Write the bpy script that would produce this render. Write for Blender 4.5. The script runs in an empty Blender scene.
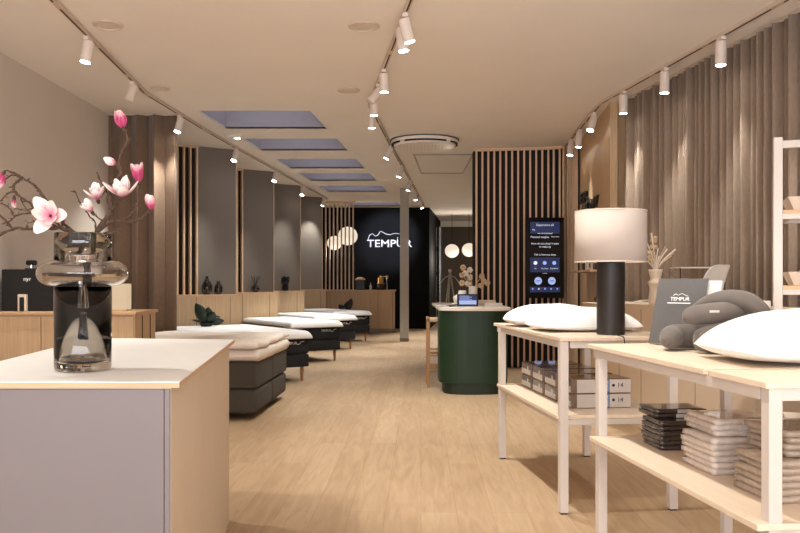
import bpy, bmesh, math, random
from mathutils import Vector, Matrix, geometry, noise
random.seed(7)
S = bpy.context.scene
COL = S.collection
PI = math.pi
H = 1.3          # camera height
CZ = 3.3         # ceiling height
def W(px, py, d):                     # survey helper: point seen at a pixel, at a depth
    return Vector(((px-400)/800*d, d, H-(py-281)/800*d))

# ------------------------------------------------------------------ materials
MATS = {}
def nodes_of(name):
    m = bpy.data.materials.new(name); m.use_nodes = True
    nt = m.node_tree
    return m, nt, nt.nodes['Principled BSDF']
def mat(name, col, rough=0.6, metal=0.0, var=0.06, scale=8.0, bump=0.0, bscale=60.0, coat=0.0, sheen=0.0, trans=0.0, ior=1.45, stretch=None):
    if name in MATS: return MATS[name]
    m, nt, p = nodes_of(name)
    L = nt.links
    tc = nt.nodes.new('ShaderNodeTexCoord'); mp = nt.nodes.new('ShaderNodeMapping')
    if stretch: mp.inputs['Scale'].default_value = stretch
    L.new(tc.outputs['Object'], mp.inputs['Vector'])
    nz = nt.nodes.new('ShaderNodeTexNoise'); nz.inputs['Scale'].default_value = scale; nz.inputs['Detail'].default_value = 4
    L.new(mp.outputs['Vector'], nz.inputs['Vector'])
    rp = nt.nodes.new('ShaderNodeValToRGB')
    c = list(col)
    rp.color_ramp.elements[0].position = 0.3; rp.color_ramp.elements[1].position = 0.7
    rp.color_ramp.elements[0].color = [max(0, x*(1-var)) for x in c]+[1]
    rp.color_ramp.elements[1].color = [min(1, x*(1+var)) for x in c]+[1]
    L.new(nz.outputs['Fac'], rp.inputs['Fac']); L.new(rp.outputs['Color'], p.inputs['Base Color'])
    p.inputs['Roughness'].default_value = rough; p.inputs['Metallic'].default_value = metal
    p.inputs['Coat Weight'].default_value = coat; p.inputs['Sheen Weight'].default_value = sheen
    p.inputs['Transmission Weight'].default_value = trans; p.inputs['IOR'].default_value = ior
    if bump:
        n2 = nt.nodes.new('ShaderNodeTexNoise'); n2.inputs['Scale'].default_value = bscale; n2.inputs['Detail'].default_value = 3
        L.new(mp.outputs['Vector'], n2.inputs['Vector'])
        b = nt.nodes.new('ShaderNodeBump'); b.inputs['Strength'].default_value = bump; b.inputs['Distance'].default_value = 0.01
        L.new(n2.outputs['Fac'], b.inputs['Height']); L.new(b.outputs['Normal'], p.inputs['Normal'])
    MATS[name] = m
    if name == 'black_panel': p.inputs['Specular IOR Level'].default_value = .15
    return m
def emit(name, col, strength):
    m, nt, p = nodes_of(name)
    p.inputs['Base Color'].default_value = (*[c*.05 for c in col], 1)
    p.inputs['Emission Color'].default_value = (*col, 1); p.inputs['Emission Strength'].default_value = strength
    MATS[name] = m
    return m
def srgb(r, g, b):
    f = lambda v: (v/255/12.92) if v/255 <= 0.04045 else ((v/255+0.055)/1.055)**2.4
    return (f(r), f(g), f(b))

M_ceil = mat('ceiling_plaster', srgb(240,232,222), 0.9, var=0.015, scale=1.5, bump=0.05, bscale=120)
M_shaft = mat('dimmed_shaft', srgb(134,128,132), 0.9, var=0.02)  # shaft darkened in colour so it stays dim under the strong panes
M_wall = mat('taupe_plaster', srgb(206,196,184), 0.9, var=0.02, scale=2, bump=0.05, bscale=90)
M_dark = mat('dark_backing', srgb(34,26,22), 0.9, var=0.1)
M_black = mat('black_panel', srgb(16,16,18), 0.8, var=0.08, scale=3)
M_brownwall = mat('brown_grey_wall', srgb(92,82,70), 0.9, var=0.04, scale=2)
M_grey = mat('grey_felt_panel', srgb(124,115,106), 0.95, var=0.05, scale=60, bump=0.1, bscale=300)
M_oak = mat('oak_veneer', srgb(204,172,134), 0.5, var=0.12, scale=3, stretch=(14,14,0.9), bump=0.03, bscale=40)
M_oak2 = mat('oak_slat', srgb(222,192,160), 0.5, var=0.1, scale=4, stretch=(14,14,1.0))
M_oakd = mat('oak_low_wall', srgb(198,168,132), 0.55, var=0.1, scale=3, stretch=(16,16,0.8), bump=0.03, bscale=40)
M_oaktop = mat('pale_oak_edge', srgb(205,168,130), 0.5, var=0.1, scale=5, stretch=(1,8,8))
M_ttop = mat('pale_limed_wood', srgb(226,206,182), 0.45, var=0.05, scale=3, stretch=(10,1,10))
M_white = mat('white_lacquer', srgb(236,234,230), 0.35, var=0.02)
M_leg = mat('warm_white_powder_coat', srgb(208,197,186), 0.5, var=0.03)
M_front = mat('cool_daylit_laminate', srgb(124,115,114), 0.55, var=0.02, scale=3)  # cool daylight on the counter front, put into the laminate colour
M_side = mat('sand_laminate', srgb(208,190,166), 0.6, var=0.03, scale=3)
M_beige = mat('beige_laminate', srgb(205,184,160), 0.6, var=0.03, scale=2)
M_curt = mat('curtain_fabric', srgb(146,126,108), 0.95, var=0.08, scale=40, bump=0.2, bscale=400, sheen=0.2, stretch=(1,1,0.5))
M_curtd = mat('brown_curtain_fabric', srgb(124,100,80), 0.95, var=0.08, scale=40, bump=0.2, bscale=400, sheen=0.2, stretch=(1,1,0.5))
M_bedg = mat('warm_grey_upholstery', srgb(68,62,54), 0.95, var=0.1, scale=80, bump=0.2, bscale=300)
M_bedb = mat('black_upholstery', srgb(34,34,36), 0.95, var=0.15, scale=60, bump=0.2, bscale=300)
M_taupe = mat('taupe_mesh_border', srgb(132,116,100), 0.95, var=0.08, scale=60)
M_sheet = mat('white_stretch_fabric', srgb(240,238,235), 0.85, var=0.015, scale=20, bump=0.08, bscale=60)
M_blanket = mat('sand_quilted_fabric', srgb(226,214,202), 0.9, var=0.05, scale=14, bump=0.4, bscale=18)
M_legw = mat('oak_leg', srgb(176,132,90), 0.5, var=0.08, stretch=(12,12,1))
M_steel = mat('grey_paint', srgb(178,170,158), 0.6, var=0.03)
M_green = mat('green_lacquer', srgb(25,52,30), 0.45, var=0.08, scale=30, bump=0.06, bscale=200)
M_greend = mat('dark_green_plinth', srgb(34,48,36), 0.6)
M_blackp = mat('black_plastic', srgb(18,17,17), 0.4, var=0.1)
M_cer = mat('white_ceramic', srgb(236,228,218), 0.35, var=0.02)
M_cream = mat('cream_ceramic', srgb(222,204,184), 0.4, var=0.03)
M_shade = mat('linen_shade', srgb(196,182,170), 0.95, var=0.03, scale=200, bump=0.15, bscale=500)
M_lampb = mat('dark_stained_wood', srgb(40,34,30), 0.5, var=0.2, scale=6, stretch=(10,10,1))
M_brass = mat('brushed_brass', srgb(190,150,90), 0.3, metal=1.0)
M_chrome = mat('chrome', srgb(210,210,210), 0.2, metal=1.0)
M_velvet = mat('grey_velvet', srgb(100,91,84), 0.9, var=0.12, scale=9, bump=0.15, bscale=200, sheen=0.15)
M_board = mat('charcoal_card', srgb(82,78,76), 0.7, var=0.06, scale=120)
M_page = mat('pale_grey_card', srgb(205,198,192), 0.7, var=0.02)
M_bark = mat('bark', srgb(78,58,44), 0.9, var=0.35, scale=60, bump=0.6, bscale=120)
M_leafd = mat('dark_green_leaf', srgb(34,48,34), 0.4, var=0.4, scale=14)
M_leafb = mat('blackish_leaf', srgb(26,26,24), 0.5, var=0.3, scale=14)
M_dry = mat('dried_stems', srgb(206,176,140), 0.9, var=0.2, scale=30)
M_dryw = mat('pale_dried_grass', srgb(232,220,206), 0.9, var=0.1, scale=30)
M_rubber = mat('black_rubber', srgb(20,20,20), 0.7)
M_rail = mat('track_white', srgb(206,188,170), 0.5, var=0.02)
M_spot = mat('spot_white', srgb(222,208,196), 0.45, var=0.02)
M_grille = mat('vent_grille', srgb(214,200,184), 0.7, var=0.05)
M_writing = mat('white_print', srgb(240,240,240), 0.6, var=0.0)
M_screenk = mat('screen_black', srgb(8,8,10), 0.15, var=0.0)
M_logo = mat('brushed_letter', srgb(215,215,220), 0.4, var=0.02)
M_lens = emit('spot_lens', (1.0,0.95,0.88), 25)
M_globe = emit('lit_globe', (1.0,0.84,0.66), 0.75)
M_sky = emit('skylight_sky', (0.86,0.88,1.0), 2.0)
M_scr = emit('screen_white', (0.85,0.88,1.0), 0.8)
M_scrb = emit('screen_blue', (0.40,0.50,0.85), 0.8)
M_scrn = emit('screen_navy', (0.012,0.02,0.07), 0.9)
M_scrl = emit('screen_light_blue', (0.35,0.45,0.9), 0.9)

def floor_mat():
    m, nt, p = nodes_of('oak_plank_floor'); L = nt.links
    tc = nt.nodes.new('ShaderNodeTexCoord'); mp = nt.nodes.new('ShaderNodeMapping')
    mp.inputs['Rotation'].default_value = (0,0,math.radians(90+1.5))
    L.new(tc.outputs['Object'], mp.inputs['Vector'])
    br = nt.nodes.new('ShaderNodeTexBrick')
    br.inputs['Scale'].default_value = 1.0; br.inputs['Brick Width'].default_value = 1.9; br.inputs['Row Height'].default_value = 0.2
    br.inputs['Mortar Size'].default_value = 0.0012; br.inputs['Mortar Smooth'].default_value = 0.3
    br.inputs['Color1'].default_value = (*srgb(187,160,128),1); br.inputs['Color2'].default_value = (*srgb(178,150,118),1)
    br.inputs['Mortar'].default_value = (*srgb(150,120,90),1); br.offset = 0.37
    L.new(mp.outputs['Vector'], br.inputs['Vector'])
    m2 = nt.nodes.new('ShaderNodeMapping'); m2.inputs['Scale'].default_value = (1.0,9,1)
    L.new(mp.outputs['Vector'], m2.inputs['Vector'])
    nz = nt.nodes.new('ShaderNodeTexNoise'); nz.inputs['Scale'].default_value = 2.0; nz.inputs['Detail'].default_value = 8; nz.inputs['Distortion'].default_value = 1.2
    L.new(m2.outputs['Vector'], nz.inputs['Vector'])
    rp = nt.nodes.new('ShaderNodeValToRGB'); rp.color_ramp.elements[0].position = .32; rp.color_ramp.elements[1].position = .68
    rp.color_ramp.elements[0].color = (.84,.81,.77,1); rp.color_ramp.elements[1].color = (1.03,1.03,1.03,1)
    L.new(nz.outputs['Fac'], rp.inputs['Fac'])
    mx = nt.nodes.new('ShaderNodeMix'); mx.data_type = 'RGBA'; mx.blend_type = 'MULTIPLY'; mx.inputs['Factor'].default_value = 1.0
    L.new(br.outputs['Color'], mx.inputs['A']); L.new(rp.outputs['Color'], mx.inputs['B'])
    L.new(mx.outputs['Result'], p.inputs['Base Color'])
    p.inputs['Roughness'].default_value = 0.5
    b = nt.nodes.new('ShaderNodeBump'); b.inputs['Strength'].default_value = 0.12; b.inputs['Distance'].default_value = 0.004
    L.new(nz.outputs['Fac'], b.inputs['Height']); L.new(b.outputs['Normal'], p.inputs['Normal'])
    return m
M_floor = floor_mat()
def glass_mat(name, col, rough=0.0):
    m, nt, p = nodes_of(name)
    p.inputs['Base Color'].default_value = (*col,1); p.inputs['Roughness'].default_value = rough
    p.inputs['Transmission Weight'].default_value = 1.0; p.inputs['IOR'].default_value = 1.4
    return m
M_smoke = glass_mat('smoky_glass', (0.66,0.62,0.57))
M_clear = glass_mat('clear_glass', (0.80,0.76,0.72))
M_acryl = glass_mat('clear_acrylic', (0.95,0.93,0.9), 0.05)
def petal_mat():
    m, nt, p = nodes_of('magnolia_petal'); L = nt.links
    at = nt.nodes.new('ShaderNodeAttribute'); at.attribute_name = 'tone'
    rp = nt.nodes.new('ShaderNodeValToRGB')
    rp.color_ramp.elements[0].color = (*srgb(178,62,104),1); rp.color_ramp.elements[0].position = 0.12
    rp.color_ramp.elements[1].color = (*srgb(240,224,216),1); rp.color_ramp.elements[1].position = 0.85
    L.new(at.outputs['Fac'], rp.inputs['Fac']); L.new(rp.outputs['Color'], p.inputs['Base Color'])
    p.inputs['Roughness'].default_value = 0.6; p.inputs['Subsurface Weight'].default_value = 0.0
    return m
M_petal = petal_mat()

# ------------------------------------------------------------------ mesh helpers
class MB:
    def __init__(s): s.bm = bmesh.new()
    def box(s, c, d, rz=0, rx=0, ry=0):
        r = bmesh.ops.create_cube(s.bm, size=1)
        mx = Matrix.Translation(c) @ Matrix.Rotation(rz,4,'Z') @ Matrix.Rotation(ry,4,'Y') @ Matrix.Rotation(rx,4,'X') @ Matrix.Diagonal((*d,1))
        bmesh.ops.transform(s.bm, matrix=mx, verts=r['verts']); return s
    def bb(s, x0,x1,y0,y1,z0,z1): return s.box(((x0+x1)/2,(y0+y1)/2,(z0+z1)/2),(x1-x0,y1-y0,z1-z0))
    def cyl(s, a, b, r1, r2=None, n=20, cap=True):
        a, b = Vector(a), Vector(b); r2 = r1 if r2 is None else r2
        r = bmesh.ops.create_cone(s.bm, cap_ends=cap, segments=n, radius1=r1, radius2=r2, depth=(b-a).length)
        q = (b-a).to_track_quat('Z','Y')
        bmesh.ops.transform(s.bm, matrix=Matrix.Translation((a+b)/2) @ q.to_matrix().to_4x4(), verts=r['verts']); return s
    def sphere(s, c, r, sc=(1,1,1), u=16, v=10):
        q = bmesh.ops.create_uvsphere(s.bm, u_segments=u, v_segments=v, radius=r)
        bmesh.ops.transform(s.bm, matrix=Matrix.Translation(c) @ Matrix.Diagonal((*sc,1)), verts=q['verts']); return s
    def lathe(s, prof, c=(0,0,0), n=32, closed=False, M=None):
        rings = []
        for (r, z) in prof:
            ring = []
            for i in range(n):
                a = 2*PI*i/n
                v = Vector((r*math.cos(a), r*math.sin(a), z))
                if M: v = M @ v
                ring.append(s.bm.verts.new(v+Vector(c)))
            rings.append(ring)
        m = len(rings)
        for k in range(m if closed else m-1):
            A, B = rings[k], rings[(k+1)%m]
            for i in range(n): s.bm.faces.new((A[i],A[(i+1)%n],B[(i+1)%n],B[i]))
        if not closed:
            s.bm.faces.new(list(reversed(rings[0]))); s.bm.faces.new(rings[-1])
        return s
    def tube(s, pts, rad, n=8):
        pts = [Vector(p) for p in pts]
        if not isinstance(rad,(list,tuple)): rad = [rad]*len(pts)
        rings = []; up = Vector((0.13,0.31,0.94)).normalized(); prev = None
        for i,p in enumerate(pts):
            t = (pts[min(i+1,len(pts)-1)]-pts[max(i-1,0)])
            if t.length < 1e-9: t = Vector((0,0,1))
            t.normalize()
            if prev is None: x = t.cross(up).normalized() if abs(t.dot(up))<.98 else t.cross(Vector((1,0,0))).normalized()
            else: x = (prev - t*prev.dot(t)).normalized()
            prev = x; y = t.cross(x)
            rings.append([s.bm.verts.new(p+(x*math.cos(2*PI*k/n)+y*math.sin(2*PI*k/n))*rad[i]) for k in range(n)])
        for A,B in zip(rings, rings[1:]):
            for k in range(n): s.bm.faces.new((A[k],A[(k+1)%n],B[(k+1)%n],B[k]))
        s.bm.faces.new(list(reversed(rings[0]))); s.bm.faces.new(rings[-1]); return s
    def prism(s, poly, z0, z1):
        A = [s.bm.verts.new((x,y,z0)) for x,y in poly]; B = [s.bm.verts.new((x,y,z1)) for x,y in poly]
        n = len(poly)
        for i in range(n): s.bm.faces.new((A[i],A[(i+1)%n],B[(i+1)%n],B[i]))
        s.bm.faces.new(list(reversed(A))); s.bm.faces.new(B); return s
    def build(s, name, m, parent=None, bevel=0, smooth=False, seg=2, subs=0, loc=None, rz=None):
        bmesh.ops.recalc_face_normals(s.bm, faces=s.bm.faces)
        me = bpy.data.meshes.new(name); s.bm.to_mesh(me); s.bm.free()
        me.materials.append(m)
        o = bpy.data.objects.new(name, me); COL.objects.link(o)
        if parent: o.parent = parent
        if loc is not None: o.location = loc
        if rz is not None: o.rotation_euler[2] = rz
        if smooth:
            for p in me.polygons: p.use_smooth = True
        if bevel:
            b = o.modifiers.new('bevel','BEVEL'); b.width = bevel; b.segments = seg; b.limit_method = 'ANGLE'; b.angle_limit = .6
            if smooth: b.harden_normals = False
        if subs:
            q = o.modifiers.new('sub','SUBSURF'); q.levels = subs; q.render_levels = subs
        return o
def spline(pts, k=6):
    out = []
    P = [Vector(p) for p in pts]
    for i in range(len(P)-1):
        p0 = P[max(i-1,0)]; p1 = P[i]; p2 = P[i+1]; p3 = P[min(i+2,len(P)-1)]
        for j in range(k):
            t = j/k
            out.append(0.5*((2*p1)+(p2-p0)*t+(2*p0-5*p1+4*p2-p3)*t*t+(3*p1-p0-3*p2+p3)*t**3))
    out.append(P[-1]); return out
def resamp(vals, k=6):
    out = []
    for a,b in zip(vals, vals[1:]):
        out += [a+(b-a)*j/k for j in range(k)]
    return out+[vals[-1]]
def tag(o, label, cat, group=None):
    o['label'] = label; o['category'] = cat
    if group: o['group'] = group
    return o
def thing(name, label, cat, loc=(0,0,0), rz=0, group=None):
    o = bpy.data.objects.new(name, None); COL.objects.link(o); o.empty_display_size = .05
    o.location = loc; o.rotation_euler = (0,0,rz)
    return tag(o, label, cat, group)
def struct(o): o['kind'] = 'structure'; return o
def kids(o): return [c for c in bpy.data.objects if c.parent == o]
def dup(root, loc, rz=None, label=None, group=None):
    def cp(o, par):
        c = o.copy(); COL.objects.link(c)
        if par: c.parent = par
        for ch in kids_cache(o): cp(ch, c)
        return c
    kc = {}
    for o in list(bpy.data.objects):
        if o.parent: kc.setdefault(o.parent.name, []).append(o)
    def kids_cache(o): return kc.get(o.name, [])
    r = cp(root, None); r.location = loc
    if rz is not None: r.rotation_euler = (0,0,rz)
    if label: r['label'] = label
    if group: r['group'] = group
    return r
def text(body, name, m, parent, size, M, depth=0.002, align='CENTER', sx=1.0, bold=0.0):
    cu = bpy.data.curves.new(name, 'FONT'); cu.body = body; cu.size = size; cu.extrude = depth; cu.align_x = align; cu.align_y = 'CENTER'; cu.resolution_u = 2; cu.offset = size*bold
    t = bpy.data.objects.new(name, cu); COL.objects.link(t)
    bpy.context.view_layer.update()
    me = bpy.data.meshes.new_from_object(t.evaluated_get(bpy.context.evaluated_depsgraph_get()))
    bpy.data.objects.remove(t); bpy.data.curves.remove(cu)
    me.transform(M @ Matrix.Diagonal((sx,1,1,1)))
    me.materials.clear(); me.materials.append(m)
    o = bpy.data.objects.new(name, me); COL.objects.link(o)
    if parent: o.parent = parent
    return o
RX90 = Matrix.Rotation(PI/2,4,'X')      # text facing -Y

# ------------------------------------------------------------------ room shell
TB = 0.085
floor = struct(MB().bb(-5.2,5.0,-2.8,29,-0.1,0).build('floor', M_floor))
# ceiling with skylight openings
sky = []
for (y0,y1) in ((9.4,10.5),(11.25,12.25),(13.1,14.2),(14.85,15.95),(16.8,17.9),(20.35,21.35)):
    xl = lambda y: -2.38+(y-9.4)*0.090
    xr = lambda y: -1.06+(y-9.4)*0.092
    sky.append([(xl(y0),y0),(xr(y0),y0),(xr(y1),y1),(xl(y1),y1)])
outer = [(-5.2,-2.8),(5.0,-2.8),(5.0,29),(-5.2,29)]
loops = [[Vector((x,y,0)) for x,y in outer]]+[[Vector((x,y,0)) for x,y in reversed(q)] for q in sky]
tris = geometry.tessellate_polygon(loops)
flat = [v for l in loops for v in l]
b = MB(); vs = [b.bm.verts.new((v.x,v.y,CZ)) for v in flat]
for t in tris: b.bm.faces.new([vs[i] for i in t])
ceil = b.build('ceiling', M_ceil)
for f in ceil.data.polygons: pass
sm = ceil.modifiers.new('solid','SOLIDIFY'); sm.thickness = 0.02; sm.offset = 1
struct(ceil)
for i,q in enumerate(sky):
    b = MB(); h = 0.55
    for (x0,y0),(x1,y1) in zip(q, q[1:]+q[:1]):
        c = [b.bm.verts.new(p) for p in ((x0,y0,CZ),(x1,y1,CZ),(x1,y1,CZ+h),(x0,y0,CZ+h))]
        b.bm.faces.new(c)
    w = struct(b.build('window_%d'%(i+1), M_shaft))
    pb = MB(); pb.bm.faces.new([pb.bm.verts.new((x,y,CZ+h)) for x,y in q]); pb.build('pane', M_sky, w)

def wallseg(name, pts, m, z0=0, z1=CZ, th=0.1, flip=1):
    b = MB()
    for (p,q) in zip(pts, pts[1:]):
        a, c = Vector((*p,0)), Vector((*q,0)); d = (c-a).normalized(); n = Vector((-d.y,d.x,0))*th*flip
        b.prism([(a.x,a.y),(c.x,c.y),(c.x+n.x,c.y+n.y),(a.x+n.x,a.y+n.y)], z0, z1)
    return struct(b.build(name, m))
wallseg('wall_left', [(-3.46,-2.7),(-3.5,9.75),(-4.15,9.8)], M_wall)
wallseg('wall_left_rear', [(-4.15,9.7),(-3.0,23.0)], M_grey)
wallseg('wall_right', [(3.95,-2.7),(2.74,9.1)], M_wall, flip=-1)
# rear black wall with side passage
wallseg('wall_far', [(-3.2,21.75),(0.80,21.75)], M_black, th=0.12)
wallseg('wall_far_side', [(0.80,21.75),(1.36,26.8)], M_black, th=0.1)
wallseg('wall_back_room', [(1.0,26.9),(5.0,26.9)], M_brownwall)
struct(MB().bb(1.2,5,26.78,26.9,3.12,3.3).build('trim_1', M_ceil))
wallseg('wall_back_right', [(1.25,12.4),(3.4,27.0)], M_dark, flip=-1)
# shopfront behind the viewer
fr = MB()
for x in (-3.4,-1.0,1.4,3.9): fr.bb(x-.05,x+.05,-2.7,-2.6,0,CZ)
fr.bb(-3.4,3.9,-2.7,-2.6,0,.12).bb(-3.4,3.9,-2.7,-2.6,CZ-.2,CZ)
o = struct(fr.build('window_7', M_steel))

# ------------------------------------------------------------------ oak clad wall at right (runs in depth), its front return
struct(MB().prism([(2.345,8.93),(2.43,8.93),(2.46,9.02),(2.9,9.02),(3.0,12.2),(2.60,11.75)],0,CZ).build('wall_right_rear', M_oak))
# vertical grooves of the cladding
# slatted wall, nearly frontal, curved at right
def slat_wall():
    t = thing('slatted_wall','tall dark wall clad with vertical oak slats, behind green counter and screen','wall',(0,0,0))
    path = [Vector((1.13,12.12,0)),Vector((2.22,11.95,0)),Vector((2.40,11.88,0)),Vector((2.50,11.76,0)),Vector((2.545,11.6,0)),Vector((2.56,11.42,0))]
    b = MB()
    n = len(path)
    for p,q in zip(path,path[1:]):
        b.prism([(p.x,p.y),(q.x,q.y),(q.x+.04,q.y+.12),(p.x,p.y+.12)],0,CZ-.002)
    b.bb(1.13,1.20,12.1,12.5,0,CZ-.002)
    b.build('backing', M_dark, t)
    # slats at even spacing along path
    L = 0; marks = [0.02]
    acc = []
    for p,q in zip(path,path[1:]): acc.append((L,L+(q-p).length,p,q)); L += (q-p).length
    s = .03
    while s < L:
        for a,c,p,q in acc:
            if a <= s < c:
                pt = p.lerp(q,(s-a)/(c-a)); d = (q-p).normalized(); nn = Vector((d.y,-d.x,0))
                ct = pt+nn*.025
                MB().box((ct.x,ct.y,CZ/2-.02),(.028,.05,CZ-.05),rz=math.atan2(d.y,d.x)).build('slat', M_oak2, t)
        s += .089
    b = MB()
    for p,q in zip(path,path[1:]):
        d=(q-p).normalized(); nn=Vector((d.y,-d.x,0))*.055
        b.prism([(p.x+nn.x,p.y+nn.y),(q.x+nn.x,q.y+nn.y),(q.x,q.y),(p.x,p.y)],CZ-.04,CZ-.003)
    b.build('top_rail', M_oak2, t)
slat_wall()

# ------------------------------------------------------------------ curtains
def curtain(name, label, path, m, lam=.15, amp=.05, z0=.02, z1=3.2, jit=.3, sharp=.4, seed=3):
    rnd = random.Random(seed)
    t = thing(name,label,'curtain')
    P = [Vector((*p,0)) for p in path]; P = spline(P,10)
    L = [0]
    for a,c in zip(P,P[1:]): L.append(L[-1]+(c-a).length)
    tot = L[-1]; nf = int(tot/lam); per = 14
    # irregular fold lengths
    w = [1+rnd.uniform(-jit,jit) for _ in range(nf)]; sw = sum(w); am = [amp*(1+rnd.uniform(-.4,.4)) for _ in range(nf+1)]
    b = MB(); rows = []; s0 = 0; pts = []
    def at(s):
        s = min(max(s,0),tot-1e-6)
        for i in range(len(P)-1):
            if L[i] <= s <= L[i+1]:
                d = (P[i+1]-P[i]); return P[i]+d*((s-L[i])/max(d.length,1e-9)), d.normalized()
        return P[-1],(P[-1]-P[-2]).normalized()
    for f in range(nf):
        wl = w[f]/sw*tot
        for j in range(per):
            u = j/per; ph = 2*PI*u
            off = math.sin(ph)*am[f]; along = s0+u*wl+math.sin(2*ph)*sharp*wl*.16
            p,d = at(along); n = Vector((-d.y,d.x,0))
            pts.append(p+n*off)
        s0 += wl
    zs = [z0, z0+.8, z0+1.6, z0+2.4, z1]
    for k,z in enumerate(zs):
        sc = 1.0
        rows.append([b.bm.verts.new((p.x,p.y,z)) for p in pts])
    for A,B in zip(rows,rows[1:]):
        for i in range(len(pts)-1): b.bm.faces.new((A[i],A[i+1],B[i+1],B[i]))
    o = b.build('drape', m, t, smooth=True)
    sm = o.modifiers.new('solid','SOLIDIFY'); sm.thickness = .004
    q = MB()
    for a,c in zip(P,P[1:]):
        d=(c-a).normalized(); n=Vector((-d.y,d.x,0))*.02
        q.prism([(a.x-n.x,a.y-n.y),(c.x-n.x,c.y-n.y),(c.x+n.x,c.y+n.y),(a.x+n.x,a.y+n.y)],z1+.004,CZ-.003)
    q.build('curtain_rail', M_rail, t)
    return t
curtain('curtain','long taupe pleated curtain covering the right wall behind the white shelf unit',[(2.475,8.80),(2.70,7.4),(2.93,5.9),(3.13,4.4),(3.35,2.6)],M_curt,lam=.108,amp=.055,sharp=.1,jit=.12,z1=3.26,seed=5)
curtain('curtain','dark brown pleated curtain hanging beside the plain left wall',[(-3.49,9.58),(-2.95,9.56),(-2.655,9.62)],M_curtd,lam=.19,amp=.055,sharp=.5,jit=.1,z1=3.28,seed=9)

# ------------------------------------------------------------------ headboard partitions
TH = math.radians(35)
U = Vector((math.cos(TH), math.sin(TH), 0)); V = Vector((-math.sin(TH), math.cos(TH), 0))
heads = [((-2.99,11.85),.595),((-2.80,14.29),.595),((-2.58,16.4),.60),((-2.33,18.8),.57)]
hl = ['first grey partition from the front, beside the dark brown curtain, over an oak low wall',
      'second grey partition from the front, with a narrow band of oak slats at its left',
      'third grey partition from the front, with the black leafy ornament on its ledge',
      'rearmost grey partition, next to the oak counter with the slat screen']
for i,((x,y),e) in enumerate(heads):
    t = thing('partition_wall', hl[i], 'partition', (x,y,0), TH, 'grey partitions behind the beds')
    MB().bb(0,e,0,.05,1.10,CZ-.004).build('grey_panel', M_grey, t)
    MB().bb(-.95,0,.05,.10,1.10,CZ-.004).build('backing', M_dark, t)
    MB().bb(e,e+.012,-.005,.055,1.10,CZ-.01).build('edge_strip', M_oak2, t)
    for k in range(10):
        MB().bb(-.03-.098*k,-.006-.098*k,-.012,.05,1.10,CZ-.03).build('slat', M_oak2, t)
    MB().bb(-.95,0,-.012,.05,CZ-.03,CZ-.004).build('top_rail', M_oak2, t)
    MB().bb(-.95,e-.01,-.20,.05,0,1.07).build('low_wall', M_oakd, t)
    MB().bb(-.95,e+.01,-.215,.06,1.07,1.10).build('ledge', M_oaktop, t)
    g = MB()
    for gx in (-.62,-.1,.42): g.bb(gx-.003,gx+.003,-.2015,-.19,0,1.065)
    g.build('panel_joint', M_dark, t)

# ------------------------------------------------------------------ beds
def rounded(b, x0,x1,y0,y1,z0,z1): return b.bb(x0,x1,y0,y1,z0,z1)
def bed(label, foot_right, w, L, lab='right'):
    # local: x from -w (left) to 0 (right), y from 0 (foot) to L (head)
    t = thing('bed', label, 'bed', (*foot_right,0), TH, 'single display beds with white toppers')
    MB().bb(-w,0,0,L,.19,.352).build('bed_base', M_bedb, t, bevel=.015, smooth=True)
    MB().bb(-w,0,0,L,.356,.56).build('mattress', M_bedb, t, bevel=.025, smooth=True)
    MB().bb(-w-.006,-w+.02,.03,L-.02,.50,.585).build('side_border', M_taupe, t, bevel=.008)
    # topper: cushioned sheet with soft foot edge
    b = MB(); nx, ny = 14, 30
    def f(u, v, top):
        x = -w-.02+(w+.045)*u; y = -.045+(L+.045)*v
        ex = min(u,1-u)*(w+.04); ey = v*(L+.03)
        r = .075
        kx = min(1, ex/r); ky = min(1, ey/r)
        rd = math.sqrt(max(0,1-(1-kx)**2))*math.sqrt(max(0,1-(1-ky)**2))
        zt = .58+.078*rd; zb = .578-.022*(1-min(1,ey/.3))
        if not top: zt = min(zb, zt)
        return (x,y,zt if top else zb)
    us = [0,.01,.025,.05]+[.05+.9*k/nx for k in range(1,nx)]+[.95,.975,.99,1]
    vsn = [0,.005,.012,.022,.035]+[.035+.965*k/ny for k in range(1,ny+1)]
    T = [[b.bm.verts.new(f(u,v,True)) for u in us] for v in vsn]; B = [[b.bm.verts.new(f(u,v,False)) for u in us] for v in vsn]
    for G in (T,B):
        for r in range(len(vsn)-1):
            for c in range(len(us)-1): b.bm.faces.new((G[r][c],G[r][c+1],G[r+1][c+1],G[r+1][c]))
    for r in range(len(vsn)-1):
        for c in (0,len(us)-1): b.bm.faces.new((T[r][c],T[r+1][c],B[r+1][c],B[r][c]))
    for c in range(len(us)-1):
        for r in (0,len(vsn)-1): b.bm.faces.new((T[r][c],T[r][c+1],B[r][c+1],B[r][c]))
    bmesh.ops.remove_doubles(b.bm, verts=b.bm.verts, dist=.0005)
    b.build('topper', M_sheet, t, smooth=True)
    for (lx,ly) in ((-.06,.09),(-w+.08,.09),(-.06,L-.12),(-w+.08,L-.12)):
        MB().cyl((lx,ly,0),(lx,ly,.192),.016,.028,12).build('leg', M_legw, t, smooth=True)
    # woven brand label on foot end
    text('TEMPUR','label_writing',M_writing,t,.05,Matrix.Translation((-.27,-.003,.50)) @ RX90,.001)
    MB().tube([(-.18,-.004,.487),(-.15,-.004,.483),(-.12,-.004,.515),(-.08,-.004,.52)],.004,6).build('label_mark', M_writing, t)
    return t
bed('wide black bed with white topper, directly behind the sand blanket bed', (-1.18,10.4), 1.38, 1.88)
bed('single black bed with white topper, third bed from the front', (-.97,13.05), .90, 1.82)
bed('single black bed with white topper, fourth bed from the front', (-.85,15.25), .90, 1.68)
bed('single black bed with white topper, rearmost of the row, nearest the oak counter', (-.65,17.35), .92, 1.8)

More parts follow.
